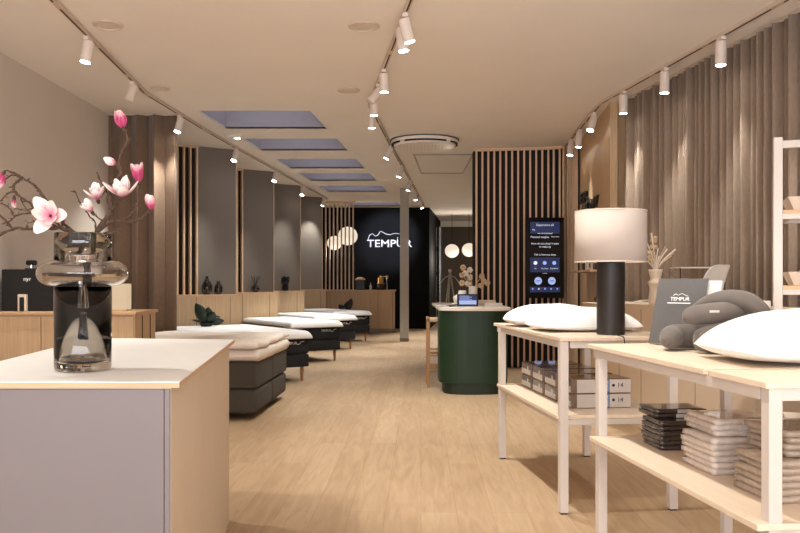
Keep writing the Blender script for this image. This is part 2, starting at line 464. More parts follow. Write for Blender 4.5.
def front_bed():
    t = thing('bed','wide warm grey box bed with sand quilted blanket, nearest the flower counter','bed',(-1.335,7.42,0),0)
    x0 = -2.05
    sk = lambda y: 0.045*y
    for k in range(2):
        y0, y1 = .76*k+.003, .76*k+.757
        for (z0,z1,nm,bv) in ((.30,.545,'mattress',.02),(.06,.295,'bed_base',.05)):
            b = MB(); b.prism([(x0,y0),(sk(y0),y0),(sk(y1),y1),(x0,y1)],z0,z1)
            b.build(nm, M_bedg, t, bevel=bv, seg=4, smooth=True)
    # ribbed topper
    def wav(b, z0, z1, ex, r, wob, seed, th=None):
        # rounded slab with wavy foot edge
        us = 24; vs_ = 18; rows = []
        for side in (1,0):
            R = []
            for j in range(vs_+1):
                v = j/vs_; y = -ex+(1.52+2*ex)*v; row = []
                for i in range(us+1):
                    u = i/us
                    xe = sk(y)+ex+wob*noise.noise((y*4+seed,seed,0))
                    x = x0+(xe-x0)*(1-(1-u)**1.6)
                    dx = xe-x; dy = min(v,1-v)*(1.52+2*ex)
                    kk = min(1,dx/r); k2 = min(1,dy/r)
                    rd = math.sqrt(max(0,1-(1-kk)**2))*math.sqrt(max(0,1-(1-k2)**2))
                    zz = z1+wob*.7*noise.noise((x*3,y*3,seed)) if side else z0
                    mid = (z0+z1)/2
                    z = mid+(zz-mid)*(.25+.75*rd)
                    row.append(b.bm.verts.new((x,y,z)))
                R.append(row)
            rows.append(R)
        T,B = rows
        for G in (T,B):
            for r_ in range(vs_):
                for c in range(us): b.bm.faces.new((G[r_][c],G[r_][c+1],G[r_+1][c+1],G[r_+1][c]))
        for r_ in range(vs_):
            for c in (0,us): b.bm.faces.new((T[r_][c],T[r_+1][c],B[r_+1][c],B[r_][c]))
        for c in range(us):
            for r_ in (0,vs_): b.bm.faces.new((T[r_][c],T[r_][c+1],B[r_][c+1],B[r_][c]))
        return b
    wav(MB(),.548,.655,.03,.02,.012,2).build('topper', M_rib, t, smooth=True)
    wav(MB(),.656,.735,.015,.05,.05,7).build('quilted_blanket', M_blanket, t, smooth=True)
    for (lx,ly) in ((-.5,.3),(-1.8,.3),(-.5,1.2),(-1.8,1.2)):
        MB().cyl((lx,ly,0),(lx,ly,.07),.03,.03,12).build('leg', M_blackp, t)
def rib_mat():
    m, nt, p = nodes_of('ribbed_white_cover'); L = nt.links
    tc = nt.nodes.new('ShaderNodeTexCoord'); wv = nt.nodes.new('ShaderNodeTexWave'); wv.inputs['Scale'].default_value = 26; wv.inputs['Distortion'].default_value = 1.0
    wv.bands_direction = 'DIAGONAL'
    L.new(tc.outputs['Object'], wv.inputs['Vector'])
    rp = nt.nodes.new('ShaderNodeValToRGB'); rp.color_ramp.elements[0].color = (*srgb(196,178,160),1); rp.color_ramp.elements[1].color = (*srgb(240,232,222),1)
    L.new(wv.outputs['Fac'], rp.inputs['Fac']); L.new(rp.outputs['Color'], p.inputs['Base Color']); p.inputs['Roughness'].default_value = .9
    b = nt.nodes.new('ShaderNodeBump'); b.inputs['Strength'].default_value = .4; b.inputs['Distance'].default_value = .01
    L.new(wv.outputs['Fac'], b.inputs['Height']); L.new(b.outputs['Normal'], p.inputs['Normal'])
    return m
M_rib = rib_mat()
front_bed()

# ------------------------------------------------------------------ plants and small ornaments at left
def leaf_mesh(b, base, tip, w, droop=.02, fold=.3):
    base, tip = Vector(base), Vector(tip); d = tip-base; n = 8
    side = d.cross(Vector((0,.9,.2))).normalized() if abs(d.normalized().dot(Vector((0,1,0))))<.95 else Vector((1,0,0))
    nor = side.cross(d).normalized(); rows = []
    for i in range(n+1):
        t = i/n; c = base+d*t+Vector((0,0,-droop*t*t))
        ww = w*(math.sin(PI*min(1,t*.92+.06))**.8)
        rows.append([b.bm.verts.new(c+side*ww*s+nor*(abs(s)*ww*fold)) for s in (-1,-.5,0,.5,1)])
    for A,B in zip(rows,rows[1:]):
        for k in range(4): b.bm.faces.new((A[k],A[k+1],B[k+1],B[k]))
    return b
def potted(name,label,loc,leaves,m,pot_r,pot_h,mp):
    t = thing(name,label,'plant',loc)
    MB().lathe([(pot_r*.7,0),(pot_r,pot_h*.5),(pot_r*.92,pot_h),(pot_r*.8,pot_h),(pot_r*.8,pot_h*.8)],n=20).build('pot', mp, t, smooth=True)
    for (x,y,z,w) in leaves:
        b = MB(); leaf_mesh(b,(x*.12,y*.12,pot_h*.8),(x,y,z),w)
        o = b.build('leaf', m, t, smooth=True); s = o.modifiers.new('s','SOLIDIFY'); s.thickness = .004
potted('potted_plant','dark green broad-leaved plant in a low black dish on the second bed',(-2.72,11.25,.664),
       [(-.15,0,.34,.085),(.02,.02,.29,.075),(.12,-.04,.22,.07),(.24,.02,.10,.06),(.17,.1,.15,.065),(-.22,.02,.11,.018)],M_leafd,.10,.05,M_blackp)
t = thing('bedside_table','small black bedside table carrying a black leafed plant, behind the rearmost bed','table',(-1.28,18.92,0),TH)
MB().bb(-.16,.16,-.16,.16,.5,.52).build('tabletop', M_blackp, t)
for sx in (-1,1):
    for sy in (-1,1): MB().bb(sx*.14-.015,sx*.14+.015,sy*.14-.015,sy*.14+.015,0,.5).build('leg', M_blackp, t)
potted('potted_plant','black-leaved plant on small black bedside table before the oak counter',(-1.28,18.92,.522),
       [(-.17,0,.24,.07),(.14,0,.38,.08),(.02,.02,.30,.07),(.1,-.03,.2,.06),(-.05,.02,.2,.06)],M_leafb,.07,.07,M_blackp)

def ledge_pos(i, tx, ty=-.115): # point on ledge i
    (x,y),e = heads[i]; p = Vector((x,y,0))+U*tx+V*ty; return (p.x,p.y,1.101)
def vase(name,label,loc,prof,m,cat='vase',group=None,n=20):
    return tag(MB().lathe(prof,n=n).build(name,m,loc=loc,smooth=True),label,cat,group)
M_dglass = mat('dark_glass_vase', srgb(34,30,28), .12, var=.1, coat=.6)
vase('vase','taller dark glass vase on the first partition ledge, left of a smaller one',ledge_pos(0,.09),[(.05,0),(.075,.05),(.08,.12),(.055,.19),(.025,.23),(.02,.26),(.03,.27),(.02,.27)],M_dglass)
vase('vase','smaller dark glass vase on the first partition ledge, right of the taller one',ledge_pos(0,.27),[(.05,0),(.062,.04),(.06,.11),(.035,.16),(.02,.19),(.026,.2),(.015,.2)],M_dglass)
t = thing('vase','small dark vase with twigs on the second partition ledge','vase',ledge_pos(1,.18))
MB().lathe([(.05,0),(.08,.05),(.06,.11),(.03,.13),(.02,.13)],n=18).build('body',M_dglass,t,smooth=True)
for dx in (-.07,-.02,.04,.08): MB().tube([(0,0,.1),(dx*.5,0,.2),(dx,0,.28)],.005,5).build('twig',M_leafb,t)
t = thing('ornament','black leafy ornament standing on the third partition ledge','ornament',ledge_pos(2,.2))
MB().lathe([(.05,0),(.07,.06),(.05,.12),(.03,.14)],n=16).build('pot',M_blackp,t,smooth=True)
b = MB()
rr = random.Random(4)
for k in range(16):
    a = rr.uniform(0,2*PI); z = rr.uniform(.15,.3); b.sphere((.055*math.cos(a),.055*math.sin(a),z),.04,(1,1,.8),8,6)
b.build('foliage',M_leafb,t,smooth=True)

# ------------------------------------------------------------------ rear counter, slat screen, lamps, logo
t = thing('service_counter','long oak fronted counter before the black wall at the rear','counter',(0,0,0))
MB().bb(-2.0,-.13,19.95,20.6,.11,1.045).build('body',M_oakd,t,bevel=.003)
MB().bb(-2.02,-.10,19.92,20.63,1.045,1.075).build('countertop',M_oaktop,t,bevel=.003)
MB().bb(-2.0,-.22,20.03,20.55,0,.11).build('plinth',M_steel,t)
g = MB()
for x in (-1.25,-.55,-.19): g.bb(x-.003,x+.003,19.945,19.96,.12,1.04)
g.build('panel_joint',M_dark,t)
t = thing('slat_screen','open screen of upright oak slats standing on the rear counter before two globe lamps','screen',(0,20.05,1.077))
for k in range(8):
    x = -1.86+.098*k
    MB().bb(x-.016,x+.016,-.03,.03,0,CZ-1.077-.06).build('slat',M_oak2,t)
MB().bb(-1.93,-1.10,-.035,.035,CZ-1.077-.06,CZ-1.077-.004).build('top_rail',M_oak2,t)
def globe(label, px, py, d, r, grp, en=42):
    c = W(px,py,d)
    t = thing('pendant_lamp',label,'lamp',tuple(c),0,grp)
    prof = [(max(.02,r*math.sin(PI*k/16))*(1+.012*(k%2)), -r*.96*math.cos(PI*k/16)) for k in range(0,17)]
    MB().lathe(prof,n=28).build('globe',M_globe,t,smooth=True)
    MB().cyl((0,0,r*.9),(0,0,CZ-c.z-.003),.008,n=6).build('cord',M_dark,t)
    MB().cyl((0,0,CZ-c.z-.03),(0,0,CZ-c.z-.003),.05,n=14).build('ceiling_cup',M_spot,t)
    l = bpy.data.lights.new('globe_light','POINT'); l.energy = en; l.color = (1,.88,.74); l.shadow_soft_size = r
    lo = bpy.data.objects.new('globe_light',l); COL.objects.link(lo); lo.parent = t; lo.location=(0,-r-.03,-r-.06)
globe('left and smaller globe pendant behind the slat screen',334.5,243,20.6,.19,'glowing globe pendants',14)
globe('right and larger globe pendant behind the slat screen',347.8,236,21.0,.255,'glowing globe pendants',9)
globe('left globe pendant in the rear room beyond the black wall',452,251,24,.213,'glowing globe pendants',40)
globe('right globe pendant in the rear room, half hidden by the slatted wall',469,250,24,.213,'glowing globe pendants',40)
for k,(x,y) in enumerate(((2.3,14.3),(2.3,17.3),(2.5,20.3))):  # unseen pendants added to lift the light at the rear
    globe(['nearest','middle','farthest'][k]+' unseen globe pendant added behind the slatted wall to light the rear',400+x/y*800,250,y,.213,'unseen fill pendants',75)
t = thing('wall_sign','silver lettering with reclining figure line on the black rear wall','sign',(-.285,21.74,2.31))
text('TEMPUR','lettering',M_logo,t,.285,RX90,.012,sx=1.16,bold=.006)
fig = [(-.58,.12),(-.54,.23),(-.46,.27),(-.38,.21),(-.30,.26),(-.24,.34),(-.1,.27),(.02,.25),(.12,.28),(.28,.27),(.42,.2),(.52,.11)]
MB().tube(spline([(x,-.01,z) for x,z in fig],5),.009,6).build('figure_line',M_logo,t)
MB().tube([(.22,-.01,.18),(.22,-.01,.1)],.008,6).build('figure_line',M_logo,t)
cz = 1.076
t = thing('coffee_grinder','brass and black grinder with side arm on the rear counter','grinder',(-.49,20.2,cz))
MB().lathe([(.10,0),(.10,.02),(.09,.15),(.09,.15)],n=20).build('base',M_blackp,t,smooth=True)
MB().lathe([(.10,.15),(.10,.165),(.07,.17),(.075,.30),(.04,.31),(.02,.36),(.02,.36)],n=20).build('brass_body',M_brass,t,smooth=True)
MB().cyl((.16,0,0),(.16,0,.36),.02).build('post',M_chrome,t,smooth=True)
MB().cyl((0,0,.335),(.2,0,.335),.01,n=10).build('arm',M_brass,t)
t = thing('coffee_machine','low black appliance with rounded wooden lid on the rear counter','appliance',(-1.0,20.2,cz))
MB().bb(-.13,.13,-.12,.12,0,.25).build('body',M_blackp,t,bevel=.03)
MB().lathe([(.13,.25),(.12,.28),(.08,.31),(.03,.32)],n=20).build('lid',M_oaktop,t,smooth=True)
vase('bottle','small pale bottle between black appliance and brass grinder on the rear counter',(-.83+.09,20.15,cz),[(.03,0),(.03,.1),(.012,.13),(.012,.17),(.018,.18),(.01,.18)],M_cer,'bottle')

# column
t = thing('column','slim square grey column in front of the rear lettering','column',(.095,17.3,0))
MB().bb(-.095,.095,-.09,.10,.07,CZ-.003).build('shaft',M_steel,t)
MB().bb(-.097,.097,-.092,.102,0,.07).build('base_strip',M_taupe,t)
# black side passage door parts
t = thing('glass_door','dark framed glass door edge at the passage right of the black wall','door',(0,0,0))
MB().box((1.03,22.6,1.4),(.03,.05,2.8)).build('frame',M_steel,t)
MB().box((1.17,23.6,1.45),(.03,.05,2.9)).build('frame',M_chrome,t)  # this upright and the next stand in for reflections on the glass edge
MB().box((1.22,24.0,1.45),(.02,.04,2.9)).build('frame',M_chrome,t)
for z in (.8,1.5,2.2): MB().box((1.05,22.55,z),(.05,.05,.12)).build('hinge',M_blackp,t)
# tripod coat stand
c = W(450,271,16)
t = thing('coat_stand','tripod coat stand of pale rods with round finial, left of the dried flowers','stand',(c.x,16,0))
MB().sphere((0,0,c.z),.035).build('finial',M_cream,t,smooth=True)
for a in (100,220,340):
    ar = math.radians(a)
    MB().cyl((.22*math.cos(ar),.22*math.sin(ar),0),(.01*math.cos(ar),.01*math.sin(ar),c.z-.02),.016,n=10).build('leg',M_steel,t,smooth=True)
for sx in (-1,1): MB().tube([(0,0,c.z-.08),(sx*.1,0,c.z-.13),(sx*.2,0,c.z-.25)],.010,6).build('hook_arm',M_steel,t)

# ------------------------------------------------------------------ green counter and its things
def dshape(w, yb, r, n=16, x0=0):
    # front rounded (y small), straight back
    pts = []
    for k in range(n+1):
        a = PI+PI*k/n
        pts.append((x0+w/2+w/2*math.copysign(abs(math.cos(a))**.75,math.cos(a)), r+r*math.copysign(abs(math.sin(a))**.9,math.sin(a))))
    pts.append((x0+w,yb)); pts.append((x0,yb)); return pts
gx, gy = .455, 9.14
t = thing('service_counter','dark green counter with rounded front and white stone top','counter',(gx,gy,0),0)
MB().prism(dshape(.80,.55,.22,24),.125,.955).build('body',M_green,t,bevel=.004)
MB().bb(.36,.78,.55,2.1,.125,.955).build('rear_body',M_green,t)
MB().prism(dshape(.68,.6,.19,24,.06),0,.125).build('plinth',M_greend,t)
MB().bb(.40,.74,.6,2.05,0,.125).build('plinth',M_greend,t)
MB().prism([(x,y-.03) for x,y in dshape(.84,2.2,.24,24,-.005)],.957,.995).build('countertop',M_cer,t,bevel=.006)
gt = .996
def tablet():
    t = thing('tablet','tablet with blue lit screen tilted on the white top of the green counter','tablet',(.79,9.32,gt),0)
    TM = Matrix.Translation((0,-.01,.008)) @ Matrix.Rotation(math.radians(-15),4,'X')
    def pl(n,x0,x1,y0,y1,z0,z1,m,**k):
        b = MB().bb(x0,x1,y0,y1,z0,z1); bmesh.ops.transform(b.bm,matrix=TM,verts=b.bm.verts); b.build(n,m,t,**k)
    pl('frame',-.123,.123,0,.012,0,.15,M_blackp,bevel=.004)
    pl('screen',-.108,.108,-.002,0,.018,.138,M_scrn)
    pl('screen_panel',-.10,.10,-.004,-.002,.024,.072,M_scrb)
    for k in range(4): pl('screen_row',-.095,.05-.03*(k%2),-.004,-.002,.082+.013*k,.087+.013*k,M_scrl)
    MB().bb(-.125,.125,-.035,.03,0,.012).build('stand',M_steel,t,bevel=.003)
tablet()
vase('carafe','white wide bellied carafe on the green counter, left of the dried flowers',(.76,9.75,gt),[(.03,0),(.09,.02),(.115,.09),(.11,.115),(.05,.15),(.045,.19),(.03,.19)],M_cer,'carafe')
def flowers_vase():
    t = thing('vase','white cylinder vase of dried blossoms on the green counter','vase',(.905,9.95,gt))
    MB().lathe([(.048,0),(.05,.01),(.05,.24),(.044,.24),(.044,.2)],n=24).build('body',M_cer,t,smooth=True)
    rr = random.Random(11)
    heads_ = [(-.12,.47),(-.03,.44),(-.13,.38),(-.03,.35),(-.14,.28),(.12,.36),(.17,.28),(.14,.2+.1),(.1,.25),(-.06,.27),(-.09,.4)]
    for (x,z) in heads_:
        y = rr.uniform(-.08,.08)
        MB().tube(spline([(0,0,.18),(x*.4,y*.4,.18+(z-.18)*.5),(x,y,z)],4),.004,5).build('stem',M_dry,t)
        b = MB()
        for k in range(7):
            a = 2*PI*k/7+rr.random(); b.sphere((x+.022*math.cos(a),y+.02*rr.uniform(-1,1),z+.022*math.sin(a)),.018,(1,.6,1),8,6)
        b.build('dried_bloom',M_dry if rr.random()<.5 else M_dryw,t,smooth=True)
flowers_vase()
tag(MB().bb(-.14,.14,-.10,.10,0,.06).build('box',M_cream,loc=(1.07,10.2,gt),bevel=.003),'pale square box on the green counter, right of the dried flowers','box')
tag(MB().bb(-.10,.10,-.09,.09,0,.035).build('box',M_cer,loc=(1.14,9.78,gt),bevel=.003),'flat white box near the front edge of the green counter','box')
t = thing('magazine','open dark magazine lying on the left end of the white counter top','magazine',(.56,9.55,gt),.2)
MB().box((-.07,0,.012),(.14,.2,.012),ry=.12).build('page',M_page,t)
MB().box((.07,0,.012),(.14,.2,.012),ry=-.12).build('page',M_board,t)

t = thing('bar_stool','wooden bar stool tucked against the left side of the green counter','stool',(.33,9.75,0))
for (x,y) in ((0,0),(.34,0),(0,.34),(.34,.34)):
    MB().bb(x,x+.035,y,y+.035,0,.80 if x else .855).build('leg',M_legw,t,bevel=.005)
MB().bb(.0,.375,-.0,.375,.80,.845).build('seat',M_oak,t,bevel=.008)
for z in (.20,.26,.38,.46): MB().bb(.03,.345,.008,.026,z,z+.022).build('stretcher',M_legw,t)
for z in (.20,.38): MB().bb(.03,.345,.35,.368,z,z+.022).build('stretcher',M_legw,t)
for z in (.23,): MB().bb(.008,.026,.03,.345,z,z+.022).build('stretcher',M_legw,t)

# ------------------------------------------------------------------ portrait screen on slat wall
def tv():
    c = W(546.6,257.5,11.45)
    t = thing('wall_screen','tall black portrait screen with blue and white menu on the slatted wall','screen',(c.x,11.62,c.z),math.radians(3))
    MB().bb(-.28,.28,-.03,.03,-.585,.585).build('bezel',M_screenk,t,bevel=.004)
    MB().bb(-.16,.16,.03,.24,-.2,.2).build('wall_bracket',M_blackp,t)
    y = -.031
    MB().bb(-.215,.215,y-.002,y,.35,.52).build('header_panel',M_scrn,t)
    MB().bb(-.215,.215,y-.002,y,-.21,.005).build('menu_panel',M_scrn,t)
    MB().bb(-.22,.22,y-.002,y,-.50,-.42).build('footer_panel',M_scrn,t)
    def tx(s,x,z,size,al='CENTER'): text(s,'screen_writing',M_scr,t,size,Matrix.Translation((x,y-.004,z)) @ RX90,.0005,al)
    tx('Experience all',0,.475,.045); tx('My',-.165,.405,.035); tx('we recommend',.0,.355,.034)
    tx('Personal insights',-.21,.30,.04,'LEFT'); tx('Show more',.205,.305,.024,'RIGHT')
    tx('How do you sleep? I want',0,.205,.038); tx('to wake up',0,.16,.038); tx('Tell us how you sleep',0,.045,.036)
    tx('Air',-.14,-.155,.028); tx('My sleep',-.005,-.155,.028); tx('Day/Wind',.135,-.155,.028)
    tx('overview',0,-.225,.018)
    for k,xx in enumerate((-.14,-.005,.135)):
        b = MB().cyl((xx,y-.006,-.075),(xx,y-.002,-.075),.028,n=16); b.build('menu_icon',M_scrl if k else M_scr,t)
    for xx in (-.1,.1):
        MB().cyl((xx,y-.006,-.335),(xx,y-.002,-.335),.055,n=28).build('round_button',M_scrb,t)
        MB().bb(xx-.03,xx+.03,y-.009,y-.006,-.34,-.33).build('button_mark',M_scrn,t)
    for k in range(5):
        xx = -.18+.09*k; MB().bb(xx-.01,xx+.01,y-.005,y-.002,-.46,-.44).build('footer_icon',M_scr if k==1 else M_scrl,t)
tv()
# sign letters on oak wall, wall shelf
wang = math.atan2(11.75-8.93, 2.60-2.36)  # direction of the oak wall
def wallpt(Y, off=0):
    x = 2.36+(Y-8.93)*(.24/2.82); return Vector((x-off, Y, 0))
p = wallpt(10.65)
t = thing('wall_sign','two rows of black raised letters on the oak clad wall above the lamp shade','sign',(p.x-.004,p.y,0))
ROT = Matrix.Rotation(wang+PI,4,'Z') @ RX90
def row(s, Yc, z, size, sx):
    q = wallpt(Yc)-p
    text(s,'lettering',M_blackp,t,size,Matrix.Translation((q.x-.02,q.y,z)) @ ROT,.014,sx=sx,bold=.02)
row('ER',10.85,2.43,.19,3.4); row('NOW',10.35,2.27,.19,2.6)
p = wallpt(9.9)
t = thing('wall_shelf','short oak shelf mounted on the oak wall behind the table lamp','shelf',(p.x-.115,p.y,1.43),wang-PI/2)
MB().bb(-.11,.11,-.9,.9,-.02,0).build('board',M_oaktop,t)
for k,(Y,m_) in enumerate(((10.35,M_blackp),(10.02,M_cer),(9.72,M_cer),(9.38,M_blackp))):
    q = wallpt(Y,.11)
    t = thing('picture_frame',['black card frame at the left end of the oak wall shelf','white framed card second from the left on the oak wall shelf','white card with dark print third on the oak wall shelf','black framed card at the right end of the oak wall shelf'][k],'frame',(q.x,q.y,1.432),wang-PI/2,'small frames on the oak shelf')
    MB().bb(-.01,.01,-.09,.09,0,.12).build('border',m_,t,bevel=.002)
    MB().bb(-.013,-.01,-.055,.055,.03,.09).build('card',M_board if k!=1 else M_page,t)

# ------------------------------------------------------------------ ceiling: tracks, spotlights, vents
def track(label, pts, slots):
    t = thing('light_track',label,'light track')
    P = [Vector((x,y,0)) for x,y in pts]
    b = MB(); sl = MB()
    for a,c in zip(P,P[1:]):
        d=(c-a).normalized(); n=Vector((-d.y,d.x,0))
        b.prism([tuple((a-n*.018)[:2]),tuple((c-n*.018)[:2]),tuple((c+n*.018)[:2]),tuple((a+n*.018)[:2])],CZ-.034,CZ-.002)
        L=(c-a).length; s=.1
        while s < L-.2:
            e=min(s+.85,L-.05); p0=a+d*s; p1=a+d*e
            sl.prism([tuple((p0-n*.006)[:2]),tuple((p1-n*.006)[:2]),tuple((p1+n*.006)[:2]),tuple((p0+n*.006)[:2])],CZ-.036,CZ-.0335)
            s=e+.12
    b.build('rail',M_rail,t); sl.build('slot',M_rubber,t)
LT = [(-2.25,3.2),(-2.45,5.69),(-2.68,8.42),(-2.54,10.6),(-2.18,14.58),(-1.75,19.2)]
CT = [(.45,2.6),(.042,5.88),(-.34,9.01),(-.092,12.26),(.162,15.24),(.32,17.2),(.66,21.4)]
RT = [(3.1,3.1),(2.70,5.69),(2.23,8.89),(2.42,11.75)]
track('left white light track running above the beds',LT,0)
track('central white light track running past the grey column',CT,0)
track('right white light track running along the taupe curtain',RT,0)
def on(P, Y):
    for (x0,y0),(x1,y1) in zip(P,P[1:]):
        if y0<=Y<=y1: return x0+(x1-x0)*(Y-y0)/(y1-y0)
    return P[-1][0]
def spot(P, Y, dirv, label, power=60, grp='track spotlights', lit=True, col=(1,.988,.935), ang=80, blend=.7, L=.17, R=.044):
    x = on(P,Y); t = thing('track_spotlight',label,'spotlight',(x,Y,CZ-.035),0,grp)
    d = Vector(dirv).normalized()
    MB().bb(-.02,.02,-.05,.05,-.03,-.001).cyl((0,0,-.03),(0,0,-.075),.012,n=10).build('mount',M_spot,t)
    a = Vector((0,0,-.075))-d*.04; e = a+d*L
    MB().cyl(a,e,R,n=24).build('head',M_spot,t,bevel=.004)
    MB().cyl(e,e+d*.003,R*.86,n=24).build('lens',M_lens if lit else M_grille,t)
    if lit:
        l = bpy.data.lights.new('beam','SPOT'); l.energy = power; l.color = col; l.spot_size = math.radians(ang); l.spot_blend = blend; l.shadow_soft_size = .035
        lo = bpy.data.objects.new('beam',l); COL.objects.link(lo); lo.parent = t
        lo.location = e+d*.02; lo.rotation_euler = (-d).to_track_quat('Z','Y').to_euler()
    return t
PW = 112
od = ['frontmost','second','third','fourth','fifth','sixth','seventh','eighth','ninth','tenth','eleventh','twelfth']
def lab(k, side, extra=''): return '%s white spotlight from the front on the %s ceiling track%s'%(od[k],side,extra)
left = [(6.45,(-.15,-.1,-1),1),(7.9,(-.25,-.30,-1),0),(9.5,(-.2,-.25,-1),1),(11.85,(-.22,-.45,-1),1),(14.25,(-.22,-.45,-1),1),(16.55,(-.22,-.45,-1),1),(18.8,(-.3,-.1,-1),1)]
for k,(y,d,l) in enumerate(left): spot(LT,y,d,lab(k,'left','' if l else ', unlit and turned away'),PW*(1.0 if k<3 else 1.3 if k<6 else .8),lit=bool(l),ang=74)
cent = [(5.9,(.25,.05,-1),1),(6.12,(.12,0,-1),1),(7.45,(.02,.05,-1),1),(8.0,(-.8,-.2,-1),0),(8.5,(.02,.05,-1),1),(9.2,(0,.08,-1),1),(11.6,(-.5,0,-1),1),(13.6,(-.35,0,-1),1),(15.6,(-.3,0,-1),1),(17.4,(.05,0,-1),1),(18.6,(-.7,3.1,-.75),1),(19.4,(.3,-.1,-1),1)]
for k,(y,d,l) in enumerate(cent): spot(CT,y,d,lab(k,'central','' if l else ', unlit and turned away'),(PW if k<7 else 240) if k!=10 else 650,lit=bool(l),col=(1,.988,.935) if k!=10 else (.75,.82,1),ang=80 if k!=10 else 34)
right = [(6.45,(-.02,.0,-1),1),(7.4,(.0,.05,-1),1),(8.3,(.02,.1,-1),1),(9.35,(-.35,-.3,-1),1),(10.4,(-.1,.0,-1),1),(11.1,(-.15,-.1,-1),1)]
for k,(y,d,l) in enumerate(right): spot(RT,y,d,lab(k,'right'),PW*.9,lit=bool(l),ang=60,blend=1.0,L=.19)
# nearer spots of the same tracks, above the frame, that light the tables and the counter in front
near = [(LT,3.4,(.25,.1,-1),'left'),(LT,4.9,(.1,.1,-1),'left'),(CT,2.9,(.5,.1,-1),'central'),(CT,4.3,(.4,.1,-1),'central'),(RT,3.4,(-.35,-.05,-1),'right'),(RT,4.8,(-.05,.3,-1),'right')]
for k,(P,y,d,s) in enumerate(near):
    spot(P,y,d,'%s track spotlight before the visible ones, %s'%(s,'nearest the shopfront' if k%2==0 else 'next to the visible ones'),(30 if y==3.4 and s=='right' else 85 if s=='right' else 125),grp='spotlights over the front tables')

def disc_vent(label, px, py, r, closed=False):
    c = W(px,py,1600/(281-py))
    t = thing('ceiling_vent',label,'vent',(c.x,c.y,CZ-.001),0,'round ceiling speakers')
    MB().lathe([(r,0),(r,-.008),(r*.88,-.014),(r*.86,-.006),(r*.5,-.005)],n=36).build('rim',M_rail,t,smooth=False)
    MB().cyl((0,0,-.0065),(0,0,-.004),r*.86,n=36).build('grille',M_grille,t)
disc_vent('round ceiling speaker nearest the left track, upper left corner',108,24.5,.115)
disc_vent('round ceiling speaker in the middle, nearest the viewer beside the central track',364,25.5,.125)
disc_vent('small round ceiling speaker next to the left track bend',160,88,.10)
disc_vent('small round ceiling speaker left of the central track, farther one',348.5,90,.12)
c = W(236,135.5,11.0)
t = thing('ceiling_lamp','small round surface mounted ceiling sensor near the first skylight','sensor',(-2.27,10.95,CZ-.002),0)
MB().lathe([(.12,0),(.115,-.035),(.08,-.045),(.02,-.046)],n=28).build('housing',M_cer,t,smooth=True)
MB().cyl((.05,0,-.055),(.05,0,-.046),.03,n=16).build('lens',M_lens,t)
# round cassette
t = thing('air_conditioner','large round ceiling cassette with dark curved air slots','air conditioner',(.35,11.35,CZ-.002))
MB().lathe([(.475,0),(.475,-.02),(.475,-.05),(.47,-.055),(.47,-.05),(.1,-.05)],n=48).build('ring',M_cer,t,smooth=False)
MB().lathe([(.44,-.05),(.44,-.085),(.42,-.10),(.1,-.104)],n=48).build('cover',M_cer,t)
MB().lathe([(.477,-.002),(.487,-.002),(.487,-.012),(.477,-.012)],n=48,closed=True).build('shadow_gap',M_rubber,t)
def arcslot(r0,r1,a0,a1,z0,z1):
    b = MB(); n=20; A=[(r1*math.cos(a0+(a1-a0)*k/n),r1*math.sin(a0+(a1-a0)*k/n)) for k in range(n+1)]
    B=[(r0*math.cos(a0+(a1-a0)*k/n),r0*math.sin(a0+(a1-a0)*k/n)) for k in range(n,-1,-1)]
    return b.prism(A+B,z0,z1)
for q in range(4):
    a0 = math.radians(90*q+52); arcslot(.445,.47,a0,a0+math.radians(76),-.075,-.05).build('air_slot',M_rubber,t)
b = MB()
for k in range(14): b.bb(-.35+.05*k,-.345+.05*k,-.2,.2,-.107,-.103)
b.build('grille',M_grille,t)
t = thing('access_panel','rectangular framed hatch in the ceiling behind the round cassette','hatch',(0,0,CZ-.002))
P4 = [W(414,154,12.6),W(478,151.5,12.36),W(478,172.5,14.75),W(420,172.5,14.75)]
P4 = [(.22,12.6),(1.15,12.6),(1.15,14.75),(.39,14.75)]
MB().prism(P4,-.004,0).build('panel',M_ceil,t)
b = MB()
for (a,c_) in zip(P4,P4[1:]+P4[:1]): b.cyl((*a,-.006),(*c_,-.006),.013,n=8)
b.build('frame',M_steel,t)

